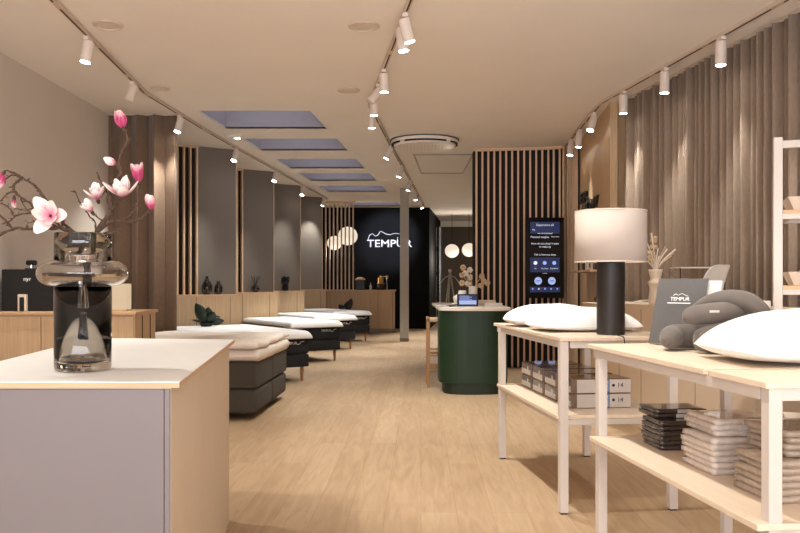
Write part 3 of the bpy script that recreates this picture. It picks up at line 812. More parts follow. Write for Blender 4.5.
# ------------------------------------------------------------------ front island with vase
t = thing('display_counter','large pale display counter with white top in the left foreground','counter',(0,0,0))
MB().prism([(-1.50,2.56),(-.731,2.555),(-.925,4.33),(-1.65,4.33)],0,.96).build('body',M_side,t)
MB().prism([(-1.505,2.549),(-.752,2.545),(-.752,2.56),(-1.505,2.56)],0.0,.955).build('front_panel',M_front,t)
MB().prism([(-.7485,2.545),(-.733,2.545),(-.733,2.56),(-.7485,2.56)],0.0,.955).build('front_panel',M_front,t)
MB().prism([(-1.53,2.535),(-.701,2.54),(-.905,4.37),(-1.73,4.50)],.961,.9775).build('wood_underlayer',M_oaktop,t)
MB().prism([(-1.53,2.535),(-.701,2.54),(-.905,4.37),(-1.73,4.50)],.9776,.980).build('white_top',M_white,t)
VC = Vector((-1.137,2.87,.981))
def vase_big():
    t = thing('vase','tall smoky glass vase with a bulging clear ring, on the left display counter','vase',tuple(VC))
    def shell(out, th):
        inn = [(max(r-th,.001),z) for r,z in out]
        return out, inn
    R=.0975
    # lower body (thick base)
    o = [(.001,.0),(R-.012,.0),(R-.003,.006),(R,.016),(R,.30)]
    i = [(R-.005,.30),(R-.005,.045),(R-.02,.03),(.001,.028)]
    MB().lathe(o+i,n=48,closed=True).build('lower_body',M_smoke,t,smooth=True)
    # ring
    o = []; i = []
    for k in range(0,17):
        a = -PI/2+PI*k/16
        o.append((R+.0+.058*max(0,math.cos(a))**.9, .347+.046*math.sin(a)))
    for k in range(16,-1,-1):
        a = -PI/2+PI*k/16
        i.append((R-.004+.057*max(0,math.cos(a))**.9, .347+.041*math.sin(a)))
    MB().lathe(o+i,n=48,closed=True).build('ring',M_clear,t,smooth=True)
    MB().lathe([(R,.394),(R,.487),(R-.002,.49),(R-.005,.487),(R-.005,.394)],n=48,closed=True).build('neck',M_smoke,t,smooth=True)
vase_big()
def blossom(b, c, axis, size, n=6, openn=.5, wid=.42, tone0=0, seed=1, lay=None):
    """petals into b; returns nothing; tone attribute stored per vertex list"""
    rr = random.Random(seed); ax = Vector(axis).normalized(); c = Vector(c)
    q = ax.to_track_quat('Z','Y').to_matrix()
    for k in range(n):
        inner = (k%2==1); a = 2*PI*k/n+rr.uniform(-.15,.15); op = openn*(.55 if inner else 1.0)+rr.uniform(-.06,.06); sz = size*(.85 if inner else 1)*rr.uniform(.9,1.08)
        m = 8; rows = []
        er = Vector((math.cos(a),math.sin(a),0)); et = Vector((-math.sin(a),math.cos(a),0))
        pos = Vector((0,0,0)); ang = min(1.35,op*1.5+.35)   # starts leaning out, curls up
        for i in range(m+1):
            t = i/m
            w = sz*wid*(math.sin(PI*(t*.88+.06))**.75)
            curl = ang*(1-t)+(op*1.15-.25)*t
            if i: pos = pos+(er*math.sin(curl)+Vector((0,0,1))*math.cos(curl))*sz/m
            nrm = (-er*math.cos(curl)+Vector((0,0,1))*math.sin(curl))
            row = []
            for s in (-1,-.5,0,.5,1):
                v = b.bm.verts.new(c+q@(pos+et*w*s+nrm*w*.38*s*s)); v[lay] = min(1,max(0,t*1.15-.05+tone0+rr.uniform(-.06,.06)+.18*abs(s)))
                row.append(v)
            rows.append(row)
        for A,B in zip(rows,rows[1:]):
            for j in range(4): b.bm.faces.new((A[j],A[j+1],B[j+1],B[j]))
VD = 2.87
def bp(px,py,dd=0): return W(px,py,VD+dd)
def branch_thing(label, lines, blooms):
    t = thing('magnolia_branch',label,'flowers',(VC.x,VC.y,VC.z+.03),0,'magnolia branches in the glass vase')
    off = -Vector(t.location)
    b = MB(); rr = random.Random(len(lines)*7)
    for pts,r0,r1 in lines:
        P = [bp(*p)+off for p in pts]
        Q = spline(P,5)
        Q = [p+Vector((rr.uniform(-1,1),rr.uniform(-1,1),rr.uniform(-1,1)))*.0022 for p in Q]
        n = len(Q); b.tube(Q,[(r0+(r1-r0)*i/n)*(1+.28*rr.uniform(-1,1)) for i in range(n)],7)
        for i in range(3,n-2,4):   # spurs and bud scars
            e = Q[i]+Vector((rr.uniform(-1,1),rr.uniform(-.6,.6),rr.uniform(-.4,1))).normalized()*rr.uniform(.008,.020)
            b.tube([Q[i],(Q[i]+e)/2,e],[r0*.55,r0*.5,r0*.3],5)
    b.build('twig',M_bark,t,smooth=True)
    for k,(px,py,dd,ax,size,n,op,wid,tone) in enumerate(blooms):
        bb_ = MB(); lay = bb_.bm.verts.layers.float.new('tone')
        blossom(bb_, bp(px,py,dd)+off, ax, size*VD/800, n, op, wid, tone, k+3, lay)
        o = bb_.build('blossom',M_petal,t,smooth=True,subs=1)
        s = o.modifiers.new('s','SOLIDIFY'); s.thickness = .0012
        c_ = MB(); p0 = bp(px,py,dd)+off; A = Vector(ax).normalized()
        c_.tube([p0-A*.014,p0-A*.004,p0+A*.006],[.004,.007,.005],8)
        c_.build('calyx',M_bark,t,smooth=True)
branch_thing('magnolia branch spreading to the left from the glass vase, with large white blossom',[
  ([(86,345,-.02),(84,300,-.01),(86,262,0),(80,238,-.01),(62,228,-.04),(45,229,-.06),(30,229,-.07),(12,229,-.05),(-8,240,-.04)],.0085,.0045),
  ([(12,229,-.05),(5,220,-.03),(-6,212,-.02)],.0052,.0035),
  ([(78,236,.0),(62,222,.03),(52,208,.05),(44,197,.06),(38,189,.07),(30,182,.06),(22,178,.06),(14,173,.05),(4,170,.05)],.0060,.0036),
  ([(22,178,.06),(15,184,.05),(14,191,.04),(21,197,.04),(29,203,.03),(38,211,.01),(52,224,-.02),(66,231,-.03)],.0052,.0035),
  ([(22,178,.06),(12,175,.06),(6,179,.06),(-4,178,.06)],.0030,.002),
  ([(14,191,.04),(7,194,.03),(1,200,.03),(-8,203,.03)],.0030,.002),
  ([(62,228,-.04),(48,216,-.05),(33,213,-.06),(19,215,-.06),(11,220,-.06),(2,224,-.06)],.0042,.002),
  ([(14,216,-.06),(10,209,-.06),(3,204,-.06),(-4,203,-.06)],.0030,.002),
  ([(36,207,.02),(26,210,.0),(14,209,0)],.0028,.0018),
  ([(20,197,.04),(26,209,.05),(31,212,.05)],.0025,.0018),
  ([(50,229,-.05),(38,222,-.07),(29,223,-.07),(26,227,-.07)],.0022,.0015),
 ],[
  (51,216,-.07,(.05,-1,.12),24,6,.92,.31,.06),
  (3,174,.05,(-.45,-.2,-.9),17,6,.30,.42,-.45),
  (14,199,.04,(0,-.1,-1),9,5,.10,.35,-.35),
  (63,222,-.03,(.2,-.2,1),9,5,.12,.36,-.2),
 ])
branch_thing('magnolia branch rising to the right from the glass vase, tipped with a pink bud',[
  ([(80,350,.02),(90,300,.01),(88,262,.0),(95,236,.01),(104,222,.02),(111,210,.03),(109,197,.03),(113,184,.03),(121,173,.03),(119,163,.03),(123,150,.02),(128,140,.02),(124,128,.02)],.0105,.0055),
  ([(96,234,.01),(110,222,-.01),(126,221,-.02),(140,219,-.02),(149,211,-.01),(152,208,-.01)],.0060,.0036),
  ([(124,221,-.02),(131,214,-.03),(137,205,-.02),(139,190,-.02),(140,182,-.02)],.0038,.0028),
  ([(93,240,.0),(96,226,.03),(89,215,.04),(83,207,.04),(78,198,.05),(74,190,.05)],.0036,.0018),
  ([(92,238,-.01),(106,233,-.03),(117,231,-.04),(122,222,-.05),(136,223,-.05)],.0036,.0018),
  ([(113,184,.03),(106,190,.03),(100,198,.03)],.0030,.002),
  ([(121,173,.03),(116,166,.03)],.0030,.003),
  ([(109,197,.03),(100,180,.05),(97,172,.05)],.0028,.0022),
  ([(111,210,.03),(118,203,.0),(122,197,-.02)],.0030,.002),
  ([(104,222,.02),(94,214,-.01),(91,209,-.02)],.0028,.002),
 ],[
  (123,128,.02,(-.25,-.1,1),19,6,.10,.34,-.62),
  (116,164,.03,(-1,-.3,.45),13,5,.10,.34,.05),
  (139,182,-.02,(-.05,-.25,1),20,6,.20,.30,-.58),
  (123,197,-.03,(-.05,-.45,1),25,7,.62,.25,-.08),
  (98,200,.02,(-.1,-.55,1),19,6,.52,.26,-.15),
  (92,212,-.02,(-.5,-.5,1),15,5,.4,.26,-.05),
  (152,210,-.01,(-.15,-.2,1),17,5,.22,.30,-.35),
 ])

# ------------------------------------------------------------------ left oak cabinet with machine and lamp
t = thing('sideboard','oak sideboard along the left wall with pale top, holding a black machine','cabinet',(0,0,0))
MB().bb(-3.44,-2.25,6.79,7.36,.08,1.015).build('body',M_oakd,t)
MB().bb(-3.45,-2.23,6.75,7.38,1.015,1.04).build('top_board',M_oaktop,t,bevel=.003)
MB().bb(-3.44,-2.30,6.85,7.33,0,.08).build('plinth',M_dark,t)
for k in range(3):
    MB().bb(-3.43+.393*k,-3.045+.393*k,6.775,6.79,.1,1.0).build('door',M_oakd,t,bevel=.002)
g = MB()
for y in (6.98,7.2): g.bb(-2.252,-2.246,y-.006,y+.006,.1,1.0)
g.build('side_groove',M_dark,t)
t = thing('coffee_machine','wide black coffee machine with small white script on the left sideboard','appliance',(-3.10,7.12,1.041))
MB().bb(-.34,.34,-.22,.2,0,.36).build('body',M_blackp,t,bevel=.01)
MB().bb(-.185,-.11,-.25,-.215,0,.145).build('spout_frame',M_cream,t,bevel=.004)
MB().bb(-.168,-.128,-.252,-.248,.0,.12).build('spout_recess',M_rubber,t)
text('nyr','lettering',M_writing,t,.05,Matrix.Translation((-.115,-.222,.275)) @ RX90,.001)
t = thing('webcam','small black camera on a short stand on top of the coffee machine','camera',(-3.27,7.1,1.402))
MB().bb(-.045,.045,-.03,.03,0,.012).build('foot',M_blackp,t)
MB().cyl((0,0,.01),(0,0,.05),.012,n=10).build('stem',M_chrome,t)
MB().cyl((-.045,0,.06),(.045,0,.06),.022,n=14).build('body',M_blackp,t,bevel=.008)
M_lan = emit('warm_lantern', (1.0,.74,.46), .55)
t = thing('table_lantern','glowing warm beige box lantern on the sideboard behind the glass vase','lamp',(-2.50,7.05,1.041))
MB().bb(-.11,.11,-.07,.07,.01,.235).build('shade',M_lan,t,bevel=.004)
MB().bb(-.12,.12,-.08,.08,0,.01).build('base',M_oaktop,t)
for x in (-.085,-.06): MB().bb(x-.006,x+.006,-.076,-.07,.01,.235).build('frame_bar',M_legw,t)

# ------------------------------------------------------------------ tables at right
def table(label, loc, rz, length, width, gap, geo):
    t = thing('display_table',label,'table',(*loc,0),rz,'white legged display tables')
    if gap:
        MB().bb(0,width,0,gap-.0,.965,.985).build('tabletop',M_ttop,t,bevel=.002)
        MB().bb(-.0,width,gap+.035,length,.965,.985).build('tabletop',M_ttop,t,bevel=.002)
    else: MB().bb(0,width,0,length,.965,.985).build('tabletop',M_ttop,t,bevel=.002)
    fr = MB(); z0,z1=.925,.9645; e=.012
    fr.bb(e,e+.025,.06,length-.06,z0,z1).bb(width-.06,width-.035,.06,length-.06,z0,z1).bb(.06,width-.07,e,e+.025,z0,z1).bb(.06,width-.07,length-e-.025,length-e,z0,z1)
    fr.build('apron',M_leg,t)
    lx0, lw, yb, sx0, sy0, sy1 = geo
    for (x,y) in ((lx0,.006),(width-.03-lw,.006),(lx0,yb),(width-.03-lw,yb)):
        l = MB().bb(x,x+lw,y,y+lw,.008,.9648).build('leg',M_leg,t,bevel=.003)
        MB().bb(x+.006,x+lw-.006,y+.006,y+lw-.006,0,.009).build('foot_cap',M_rubber,l)
    MB().bb(sx0,width-.07,sy0,sy1,.525,.545).build('lower_shelf',M_ttop,t,bevel=.002)
    r = MB(); r.bb(lx0+.01,lx0+.03,.057,yb,.495,.5245).bb(width-.07,width-.05,.057,yb,.495,.5245).bb(lx0+lw,width-.03-lw,.015,.035,.495,.5245).bb(lx0+lw,width-.03-lw,yb+.01,yb+.03,.495,.5245)
    r.build('shelf_rail',M_leg,t)
    return t
RA = math.radians(6.8); RB = math.radians(7.4)
table('farther display table with pale wood top carrying white pillows and the lamp',(.89,4.44),RA,1.58,.72,0,(.002,.048,1.40,-.005,.04,1.46))
table('nearest display table with pale wood top carrying grey neck pillows and white pillow',(1.135,2.48),RB,1.545,.74,.35,(.014,.045,1.42,-.03,-.002,1.43))
def tl(o, rz, x, y): # local on table -> world
    return (o[0]+x*math.cos(rz)-y*math.sin(rz), o[1]+x*math.sin(rz)+y*math.cos(rz))
FT=(.89,4.44); NT=(1.135,2.48)

# table lamp
lx,ly = 1.243,4.72
t = thing('table_lamp','large table lamp with linen drum shade and dark round wooden base','lamp',(lx,ly,.986))
MB().cyl((0,0,0),(0,0,.425),.0815,n=40).build('base',M_lampb,t,bevel=.003,smooth=False)
MB().cyl((0,0,.425),(0,0,.52),.010,n=12).sphere((0,0,.447),.018).build('stem',M_brass,t,smooth=True)
MB().lathe([(.207,.425),(.207,.725),(.204,.725),(.204,.425)],n=64,closed=True).build('shade',M_shade,t,smooth=True)
b = MB(); b.lathe([(.2085,.424),(.2085,.43),(.203,.43),(.203,.424)],n=64,closed=True); b.lathe([(.2085,.72),(.2085,.727),(.203,.727),(.203,.72)],n=64,closed=True)
for a in (0,2.1,4.2): b.cyl((0,0,.52),(.204*math.cos(a),.204*math.sin(a),.52+.19),.002,n=6)
b.build('rim',M_cream,t)
MB().sphere((0,0,.56),.035).build('bulb',M_cer,t,smooth=True)
MB().tube(spline([(-.01,-.083,.012),(-.005,-.1,.02),(.0,-.13,.006),(.005,-.2,.004),(.0,-.272,.003),(.0,-.29,-.02),(.0,-.292,-.07)],5),.003,6).build('cable',M_rubber,t,smooth=True)

def pillow(name,label,cat,loc,w,l,h,rz,m,flat=.35,group=None,p=3.0,seamz=None,piping=True,ry=0,rx=0,seed=0,wr=.004):
    t = thing(name,label,cat,loc,rz,group)
    t.rotation_euler = (rx,ry,rz)
    n = 26; b = MB(); G=[]
    for side in (1,-1):
        R=[]
        for j in range(n+1):
            row=[]
            for i in range(n+1):
                u=-1+2*i/n; v=-1+2*j/n
                # ease sampling
                u=math.sin(u*PI/2); v=math.sin(v*PI/2)
                k=(1-abs(u)**p)*(1-abs(v)**p)
                prof=max(0,k)**.5
                # pull in edges like a filled cushion
                x=w/2*u*(1-.06*(1-abs(v))*0-.05*(v*v)*(abs(u)**3)); y=l/2*v*(1-.05*(u*u)*(abs(v)**3))
                z=(h*(1-flat)*prof if side>0 else -h*flat*prof**.8)+h*flat
                if 0.02<prof: z+=wr*noise.noise((x*7+seed,y*7,side*3+seed))*prof
                row.append(b.bm.verts.new((x,y,max(z,0))))
            R.append(row)
        G.append(R)
        for j in range(n):
            for i in range(n): b.bm.faces.new((R[j][i],R[j][i+1],R[j+1][i+1],R[j+1][i]))
    bmesh.ops.remove_doubles(b.bm, verts=b.bm.verts, dist=.0006)
    b.build('cover',m,t,smooth=True)
    if piping:
        pts=[]; 
        for k in range(65):
            a=2*PI*k/64; cu,su=math.cos(a),math.sin(a); s=max(abs(cu),abs(su)); u=cu/s; v=su/s
            x=w/2*u*(1-.05*v*v*abs(u)**3); y=l/2*v*(1-.05*u*u*abs(v)**3)
            pts.append((x,y,h*flat))
        MB().tube(pts,.0025,6).build('seam',m,t,smooth=True)
    return t
pillow('pillow','white contour pillow at the far left corner of the farther table','pillow',(1.06,5.60,.986),.64,.36,.155,RA,M_sheet,.3,'white pillows on the tables',p=2.6,seed=1)
pillow('pillow','white pillow just behind the lamp base on the farther table','pillow',(1.165,5.12,.986),.66,.46,.15,RA,M_sheet,.22,'white pillows on the tables',p=2.4,seed=2)
pillow('pillow','large plump white pillow at the front edge of the nearest table','pillow',(1.62,3.12,.986),.79,.52,.208,math.radians(4),M_sheet,.26,'white pillows on the tables',p=2.3,seed=4,wr=.006)

# grey neck pillows
def bolster(label, paths, loc):
    t = thing('neck_pillow',label,'pillow',loc,0,'grey velvet neck pillows')
    for k,(pts,rad) in enumerate(paths):
        P = spline([Vector(p) for p in pts],8); R = resamp(rad,8)
        # rounded ends
        b = MB(); b.tube(P,R,20)
        b.build('cover',M_velvet,t,smooth=True)
        sm_ = [p+Vector((0,-r*.985,.0)) for p,r in zip(P,R)]
    return t
z0=.986
bolster('lower grey velvet neck pillow lying on the nearest table beside the dark card',
 [([(1.185,3.56,.04),(1.19,3.57,.045),(1.215,3.6,.052),(1.26,3.68,.055),(1.34,3.70,.055),(1.48,3.72,.055),(1.60,3.68,.055),(1.60,3.60,.056),(1.50,3.53,.058),(1.40,3.48,.058),(1.33,3.47,.056),(1.288,3.47,.05),(1.275,3.47,.05)],
   [.004,.028,.048,.055,.056,.056,.056,.058,.060,.060,.058,.042,.004])],(0,0,z0+.004))
t = bolster('upper grey velvet neck pillow folded on top of the lower one',
 [([(1.235,3.50,.155),(1.245,3.50,.156),(1.285,3.505,.160),(1.36,3.52,.166),(1.44,3.54,.172),(1.52,3.58,.172),(1.55,3.62,.165)],
   [.003,.025,.042,.047,.047,.044,.01]),
  ([(1.32,3.66,.150),(1.34,3.65,.170),(1.38,3.62,.205),(1.43,3.58,.228),(1.48,3.55,.232),(1.535,3.53,.215),(1.575,3.52,.175),(1.585,3.51,.14),(1.58,3.51,.12)],
   [.004,.024,.032,.036,.040,.042,.040,.03,.004]),
  ([(1.40,3.66,.19),(1.45,3.64,.225),(1.51,3.62,.238),(1.57,3.60,.225),(1.62,3.58,.18),(1.635,3.57,.14),(1.63,3.57,.125)],
   [.004,.026,.032,.034,.032,.024,.004])],(0,0,z0+.004))
MB().box((1.365,3.472,.178),(.045,.003,.010),rz=.15).build('woven_label',M_page,t)

# charcoal leaning brochure
a = math.radians(41); tilt = math.radians(-22)
t = thing('brochure','charcoal brochure with small white logo leaning upright at the far end of the nearest table','brochure',(1.325,3.88,.991),0)
Mx = Matrix.Rotation(-a,4,'Z') @ Matrix.Rotation(tilt,4,'X')
def plate(name,x0,x1,y0,y1,z0_,z1_,m,par):
    b = MB().bb(x0,x1,y0,y1,z0_,z1_); bmesh.ops.transform(b.bm,matrix=Mx,verts=b.bm.verts); return b.build(name,m,par,bevel=.001)
plate('cover',-.125,.125,-.004,0,.003,.345,M_board,t)
plate('pages',-.122,.122,.0005,.014,.003,.342,M_page,t)
plate('holder',-.09,.185,.016,.020,.003,.342,M_page,t)
b = MB(); b.tube([Mx@Vector((-.03,.024,.2)),Mx@Vector((-.03,.09,.05))],.004,6); b.build('prop',M_page,t)
text('TEMPUR','logo',M_writing,t,.026,Mx @ Matrix.Translation((.0,-.005,.235)) @ RX90,.0006)
b = MB().bb(-.06,.055,-.0058,-.0045,.212,.216); bmesh.ops.transform(b.bm,matrix=Mx,verts=b.bm.verts); b.build('logo_line',M_writing,t)
b = MB(); b.tube([Mx@Vector(p) for p in spline([(-.035,-.005,.252),(-.025,-.005,.262),(-.01,-.005,.256),(.005,-.005,.264),(.02,-.005,.258),(.04,-.005,.25)],3)],.0012,5); b.build('logo_mark',M_writing,t)
t2 = text('made for sleep','small_print',M_writing,t,.012,Mx @ Matrix.Translation((.06,-.005,.02)) @ RX90,.0004)

# ------------------------------------------------------------------ packaged linens on the near table shelf
M_lin = [mat('wrapped_charcoal_linen',srgb(64,54,48),.25,var=.3,scale=14,bump=.7,bscale=26,coat=.8),
         mat('wrapped_white_linen',srgb(214,200,188),.25,var=.10,scale=14,bump=.7,bscale=26,coat=.8),
         mat('wrapped_taupe_linen',srgb(168,150,132),.25,var=.14,scale=14,bump=.7,bscale=26,coat=.8),
         mat('printed_dark_band',srgb(52,50,56),.4,var=.1)]
def pack(kind, label, x, y, z, w, l, h, rz, band, grp, seed):
    t = thing('linen_pack',label,'linen pack',(x,y,z),rz,grp)
    b = MB(); rr = random.Random(seed)
    nx,ny = 12,9
    G=[]
    for side in (1,0):
        R=[]
        for j in range(ny+1):
            row=[]
            for i in range(nx+1):
                u=i/nx; v=j/ny
                e=min(min(u,1-u)*w,min(v,1-v)*l)/.012; k=min(1,e)
                zz=h/2+(h/2 if side else -h/2)*(.90+.10*math.sqrt(1-(1-k)**2))
                zz-= (0.0009 if side else -0.0006)
                ex=.006*noise.noise((v*11,seed*3.7,side*2)); ey=.006*noise.noise((u*11,seed*2.3+5,side*2))
                row.append(b.bm.verts.new((u*w+(ex if i in(0,nx) else 0), v*l+(ey if j in (0,ny) else 0), zz)))
            R.append(row)
        G.append(R)
        for j in range(ny):
            for i in range(nx): b.bm.faces.new((R[j][i],R[j][i+1],R[j+1][i+1],R[j+1][i]))
    T,B=G
    for j in range(ny):
        for i in (0,nx): b.bm.faces.new((T[j][i],T[j+1][i],B[j+1][i],B[j][i]))
    for i in range(nx):
        for j in (0,ny): b.bm.faces.new((T[j][i],T[j][i+1],B[j][i+1],B[j][i]))
    b.build('wrapped_linen',M_lin[kind],t,smooth=True,bevel=0)
    if band:
        MB().bb(w*.42,w*.68,-.0035,-.001,.002,h-.002).build('paper_band',M_page,t)
        MB().bb(w*.68,w*.86,-.0035,-.001,.002,h-.002).build('paper_band',M_lin[3],t)
    return t
def stack(kind, col, where, x, y, rz, w, l, n, h, top_n, top_off, seed, zb=.546):
    g = col+' linen packs of the '+where+' stack'; o2 = ['first','second','third','fourth','fifth','sixth','seventh','eighth','ninth','tenth','eleventh','twelfth']
    z = zb
    rr = random.Random(seed)
    for k in range(n):
        nm = 'lowest' if k==0 else ('%s from the bottom'%o2[k])
        pack(kind,'%s linen pack, %s of the %s stack under the nearest table'%(col,nm,where),x+rr.uniform(-.004,.004),y+rr.uniform(-.004,.004),z,w,l,h,rz+rr.uniform(-.03,.03),False,g,seed+k); z += h
    for k in range(top_n):
        nm = 'topmost' if k==top_n-1 else ('%s from the bottom'%o2[n+k])
        pack(kind,'%s banded linen pack, %s of the %s stack under the nearest table'%(col,nm,where),x+top_off[0]+rr.uniform(-.008,.008),y+top_off[1],z,w,l,h*.95,rz+rr.uniform(-.04,.04),True,g,seed+20+k); z += h*.95
stack(0,'charcoal','rear',1.158,3.55,RB,.24,.19,6,.0215,2,(.0,.09),40)
stack(1,'white','middle',1.215,3.10,RB,.26,.25,6,.0235,3,(.02,.045),80)
stack(2,'taupe','front',1.268,2.70,RB,.30,.25,6,.024,4,(.07,.06),120)

# boxed pillows on far table shelf
M_bx = mat('brown_clear_packaging',srgb(120,100,84),.25,var=.25,scale=10,bump=.3,bscale=20,coat=.8)
M_bxd = mat('dark_blue_print',srgb(74,72,80),.3,var=.4,scale=18,coat=.7)
M_bxw = mat('pale_box_side',srgb(206,196,186),.4,var=.05,coat=.4)
M_bxb = mat('navy_label',srgb(28,36,66),.35,var=.2)
M_bxc = mat('steel_blue_label',srgb(108,128,164),.35,var=.15)
def carton(label,x,y,z,w,l,h,rz,full,seed):
    t = thing('pillow_carton',label,'carton',(x,y,z),rz,'packaged pillows on the farther table shelf')
    MB().bb(0,w,0,l,0,h).build('carton',M_bx,t,bevel=.006)
    MB().bb(-.0015,.0,.012,l-.012,.008,h*.5).build('end_photo',M_page,t)
    MB().bb(-.0015,.0,.012,l-.012,h*.5,h-.008).build('end_print',M_bxd,t)
    MB().cyl((-.0035,l*.3,h*.62),(-.0015,l*.3,h*.62),.014,n=14).build('round_seal',M_page,t)
    MB().bb(.035,.165 if full else .2,-.0015,0,.004,h-.004).build('side_panel',M_bxw,t)
    if full:
        MB().bb(.175,.205,-.002,0,.004,h-.004).build('navy_label',M_bxb,t)
        MB().bb(.206,.235,-.002,0,.004,h-.004).build('blue_label',M_bxc,t)
        MB().bb(.236,w-.004,-.002,0,.004,h-.004).build('side_panel',M_bxw,t)
        text('14','number',M_bxb,t,.038,Matrix.Translation((.30,-.003,h*.55)) @ RX90,.0005)
        MB().cyl((.258,-.004,h*.55),(.258,-.002,h*.55),.009,n=14).build('dot',M_bxb,t)
        text('TEMPUR','label_writing',M_writing,t,.018,Matrix.Translation((.2205,-.003,h*.5)) @ RX90 @ Matrix.Rotation(PI/2,4,'Z'),.0005)
od2=['nearest','second nearest','third nearest','farthest']
for k,(yy) in enumerate((.27,.56,.84,1.12)):
    xw,yw = tl(FT,RA,.155,yy)
    for lv in (0,1):
        carton('%s packaged pillow carton in the %s pair on the farther table shelf'%('upper' if lv else 'lower',od2[k]),xw,yw,.546+lv*.087,.37,.24,.086,RA,k==0,k)

# ------------------------------------------------------------------ beige low units along the curtain
t = thing('display_plinth','long beige plinth unit standing along the taupe curtain behind the tables','plinth',(0,0,0))
def seg(x0,y0,x1,y1,dep,z,name):
    d = Vector((x1-x0,y1-y0,0)).normalized(); n = Vector((d.y,-d.x,0))*dep
    MB().prism([(x0,y0),(x1,y1),(x1+n.x,y1+n.y),(x0+n.x,y0+n.y)],.0,z).build(name,M_beige,t,bevel=.003)
A0=Vector((1.93,8.45)); A1=Vector((2.345,5.28))
def al(f): return A0.lerp(A1,f)
def segf(f0,f1,z,name):
    p,q=al(f0),al(f1); seg(q.x,q.y,p.x,p.y,.40,z,name)
segf(0,.16,1.075,'end_module'); segf(.162,.60,1.095,'module'); segf(.602,1,1.118,'module')
g = MB()
for f in (.3,.45,.75,.88):
    p=al(f); g.box((p.x-.001,p.y,.55),(.004,.004,1.0))
g.build('panel_joint',M_taupe,t)
def onu(f,dx=.2): p=al(f); return p.x+dx,p.y
# vase on unit
x,y=onu(.46,.17); zz=1.096
c=W(655.5,302,y); x=c.x
t = thing('vase','cream hourglass shaped vase with dried grasses on the beige plinth','vase',(x,y,zz))
MB().lathe([(.05,0),(.062,.01),(.056,.08),(.050,.14),(.055,.165),(.068,.18),(.068,.195),(.05,.215),(.045,.23),(.06,.29),(.06,.305),(.05,.305)],n=28).build('body',M_cream,t,smooth=True)
rr = random.Random(21)
for k in range(22):
    a = rr.uniform(-.9,1.0); L=rr.uniform(.12,.33); dx=math.sin(a)*L*.75; dz=math.cos(a)*L; dy=rr.uniform(-.06,.06)
    m_=[M_dry,M_dryw,M_dryw][k%3]
    MB().tube(spline([(0,0,.27),(dx*.35,dy*.4,.29+dz*.5),(dx,dy,.3+dz)],5),resamp([.003,.004,.007 if k%3 else .004],5),6).build('dried_stem',m_,t,smooth=True)
b = MB(); 
for k in range(9): b.sphere((-.03+rr.uniform(-.05,.03),rr.uniform(-.03,.03),.3+rr.uniform(.08,.28)),.02,(1,.7,1),8,6)
b.build('seed_heads',M_dry,t,smooth=True)
# small plant far end
x,y=onu(.06,.2)
potted('potted_plant','small round leaved green plant on the far end of the beige plinth',(x-.05,y,1.077),[(.1*math.cos(a*.9),.1*math.sin(a*.9),.06+.025*(a%3),.04) for a in range(9)],M_leafd,.05,.03,M_blackp)
# cable on unit
x,y=onu(.34,.2); 
tag(MB().tube(spline([(x-.12,y,1.106),(x-.02,y-.1,1.125),(x+.12,y-.3,1.106),(x+.16,y-.5,1.105)],6),.006,6).build('cable',M_cer,smooth=True),'white cable lying on the beige plinth between lamp and dried grasses','cable')
# acrylic display with white shell pillow
x,y = 2.28,6.2
t = thing('display_box','clear acrylic display box on the beige plinth behind the charcoal brochure','display box',(x+.02,y,1.119))
b = MB()
for s in ((-.17,.17,-.12,-.116),(-.17,.17,.116,.12),(-.17,-.166,-.12,.12),(.166,.17,-.12,.12)): b.bb(*s,0,.285)
b.build('panes',M_acryl,t)
b = MB(); b.bb(-.172,.172,-.122,-.115,.280,.288).bb(-.172,.172,.115,.122,.280,.288).bb(-.172,-.166,-.12,.12,.280,.288).bb(.166,.172,-.12,.12,.280,.288)
b.build('rim',M_page,t)
MB().bb(-.17,.17,-.12,.12,0,.004).build('floor_pane',M_page,t)
def shell():
    c=W(716,290,5.7)
    t = thing('ergonomic_pillow','white curved shell shaped pillow leaning upright beside the acrylic box','pillow',(c.x,5.72,1.119))
    b=MB(); P=[(-.03,0,.0),(-.06,0,.06),(-.055,0,.13),(-.02,0,.20),(.03,0,.255),(.06,0,.27)]
    n=14; Q=spline(P,4); rows=[]
    for side in (1,-1):
        R=[]
        for i,p in enumerate(Q):
            t_=i/(len(Q)-1); wv=.10*(math.sin(PI*(.12+.8*t_))**.6); th=.022*math.sin(PI*(.05+.9*t_))**.5
            row=[]
            for k in range(n+1):
                u=-1+2*k/n; row.append(b.bm.verts.new((p.x+side*th*math.sqrt(max(0,1-u*u))+.03*u*u, p.y+wv*u, p.z*1.1)))
            R.append(row)
        for A,B in zip(R,R[1:]):
            for k in range(n): b.bm.faces.new((A[k],A[k+1],B[k+1],B[k]))
    bmesh.ops.remove_doubles(b.bm,verts=b.bm.verts,dist=.0005)
    bmesh.ops.rotate(b.bm,verts=b.bm.verts,cent=(0,0,0),matrix=Matrix.Rotation(math.radians(-72),3,'Z'))
    b.build('cover',M_sheet,t,smooth=True)
shell()
tag(MB().bb(-.05,.05,-.05,.05,0,.045).build('box',M_cer,loc=(2.50,5.55,1.119),bevel=.003),'small white box near the right end of the beige plinth','box')

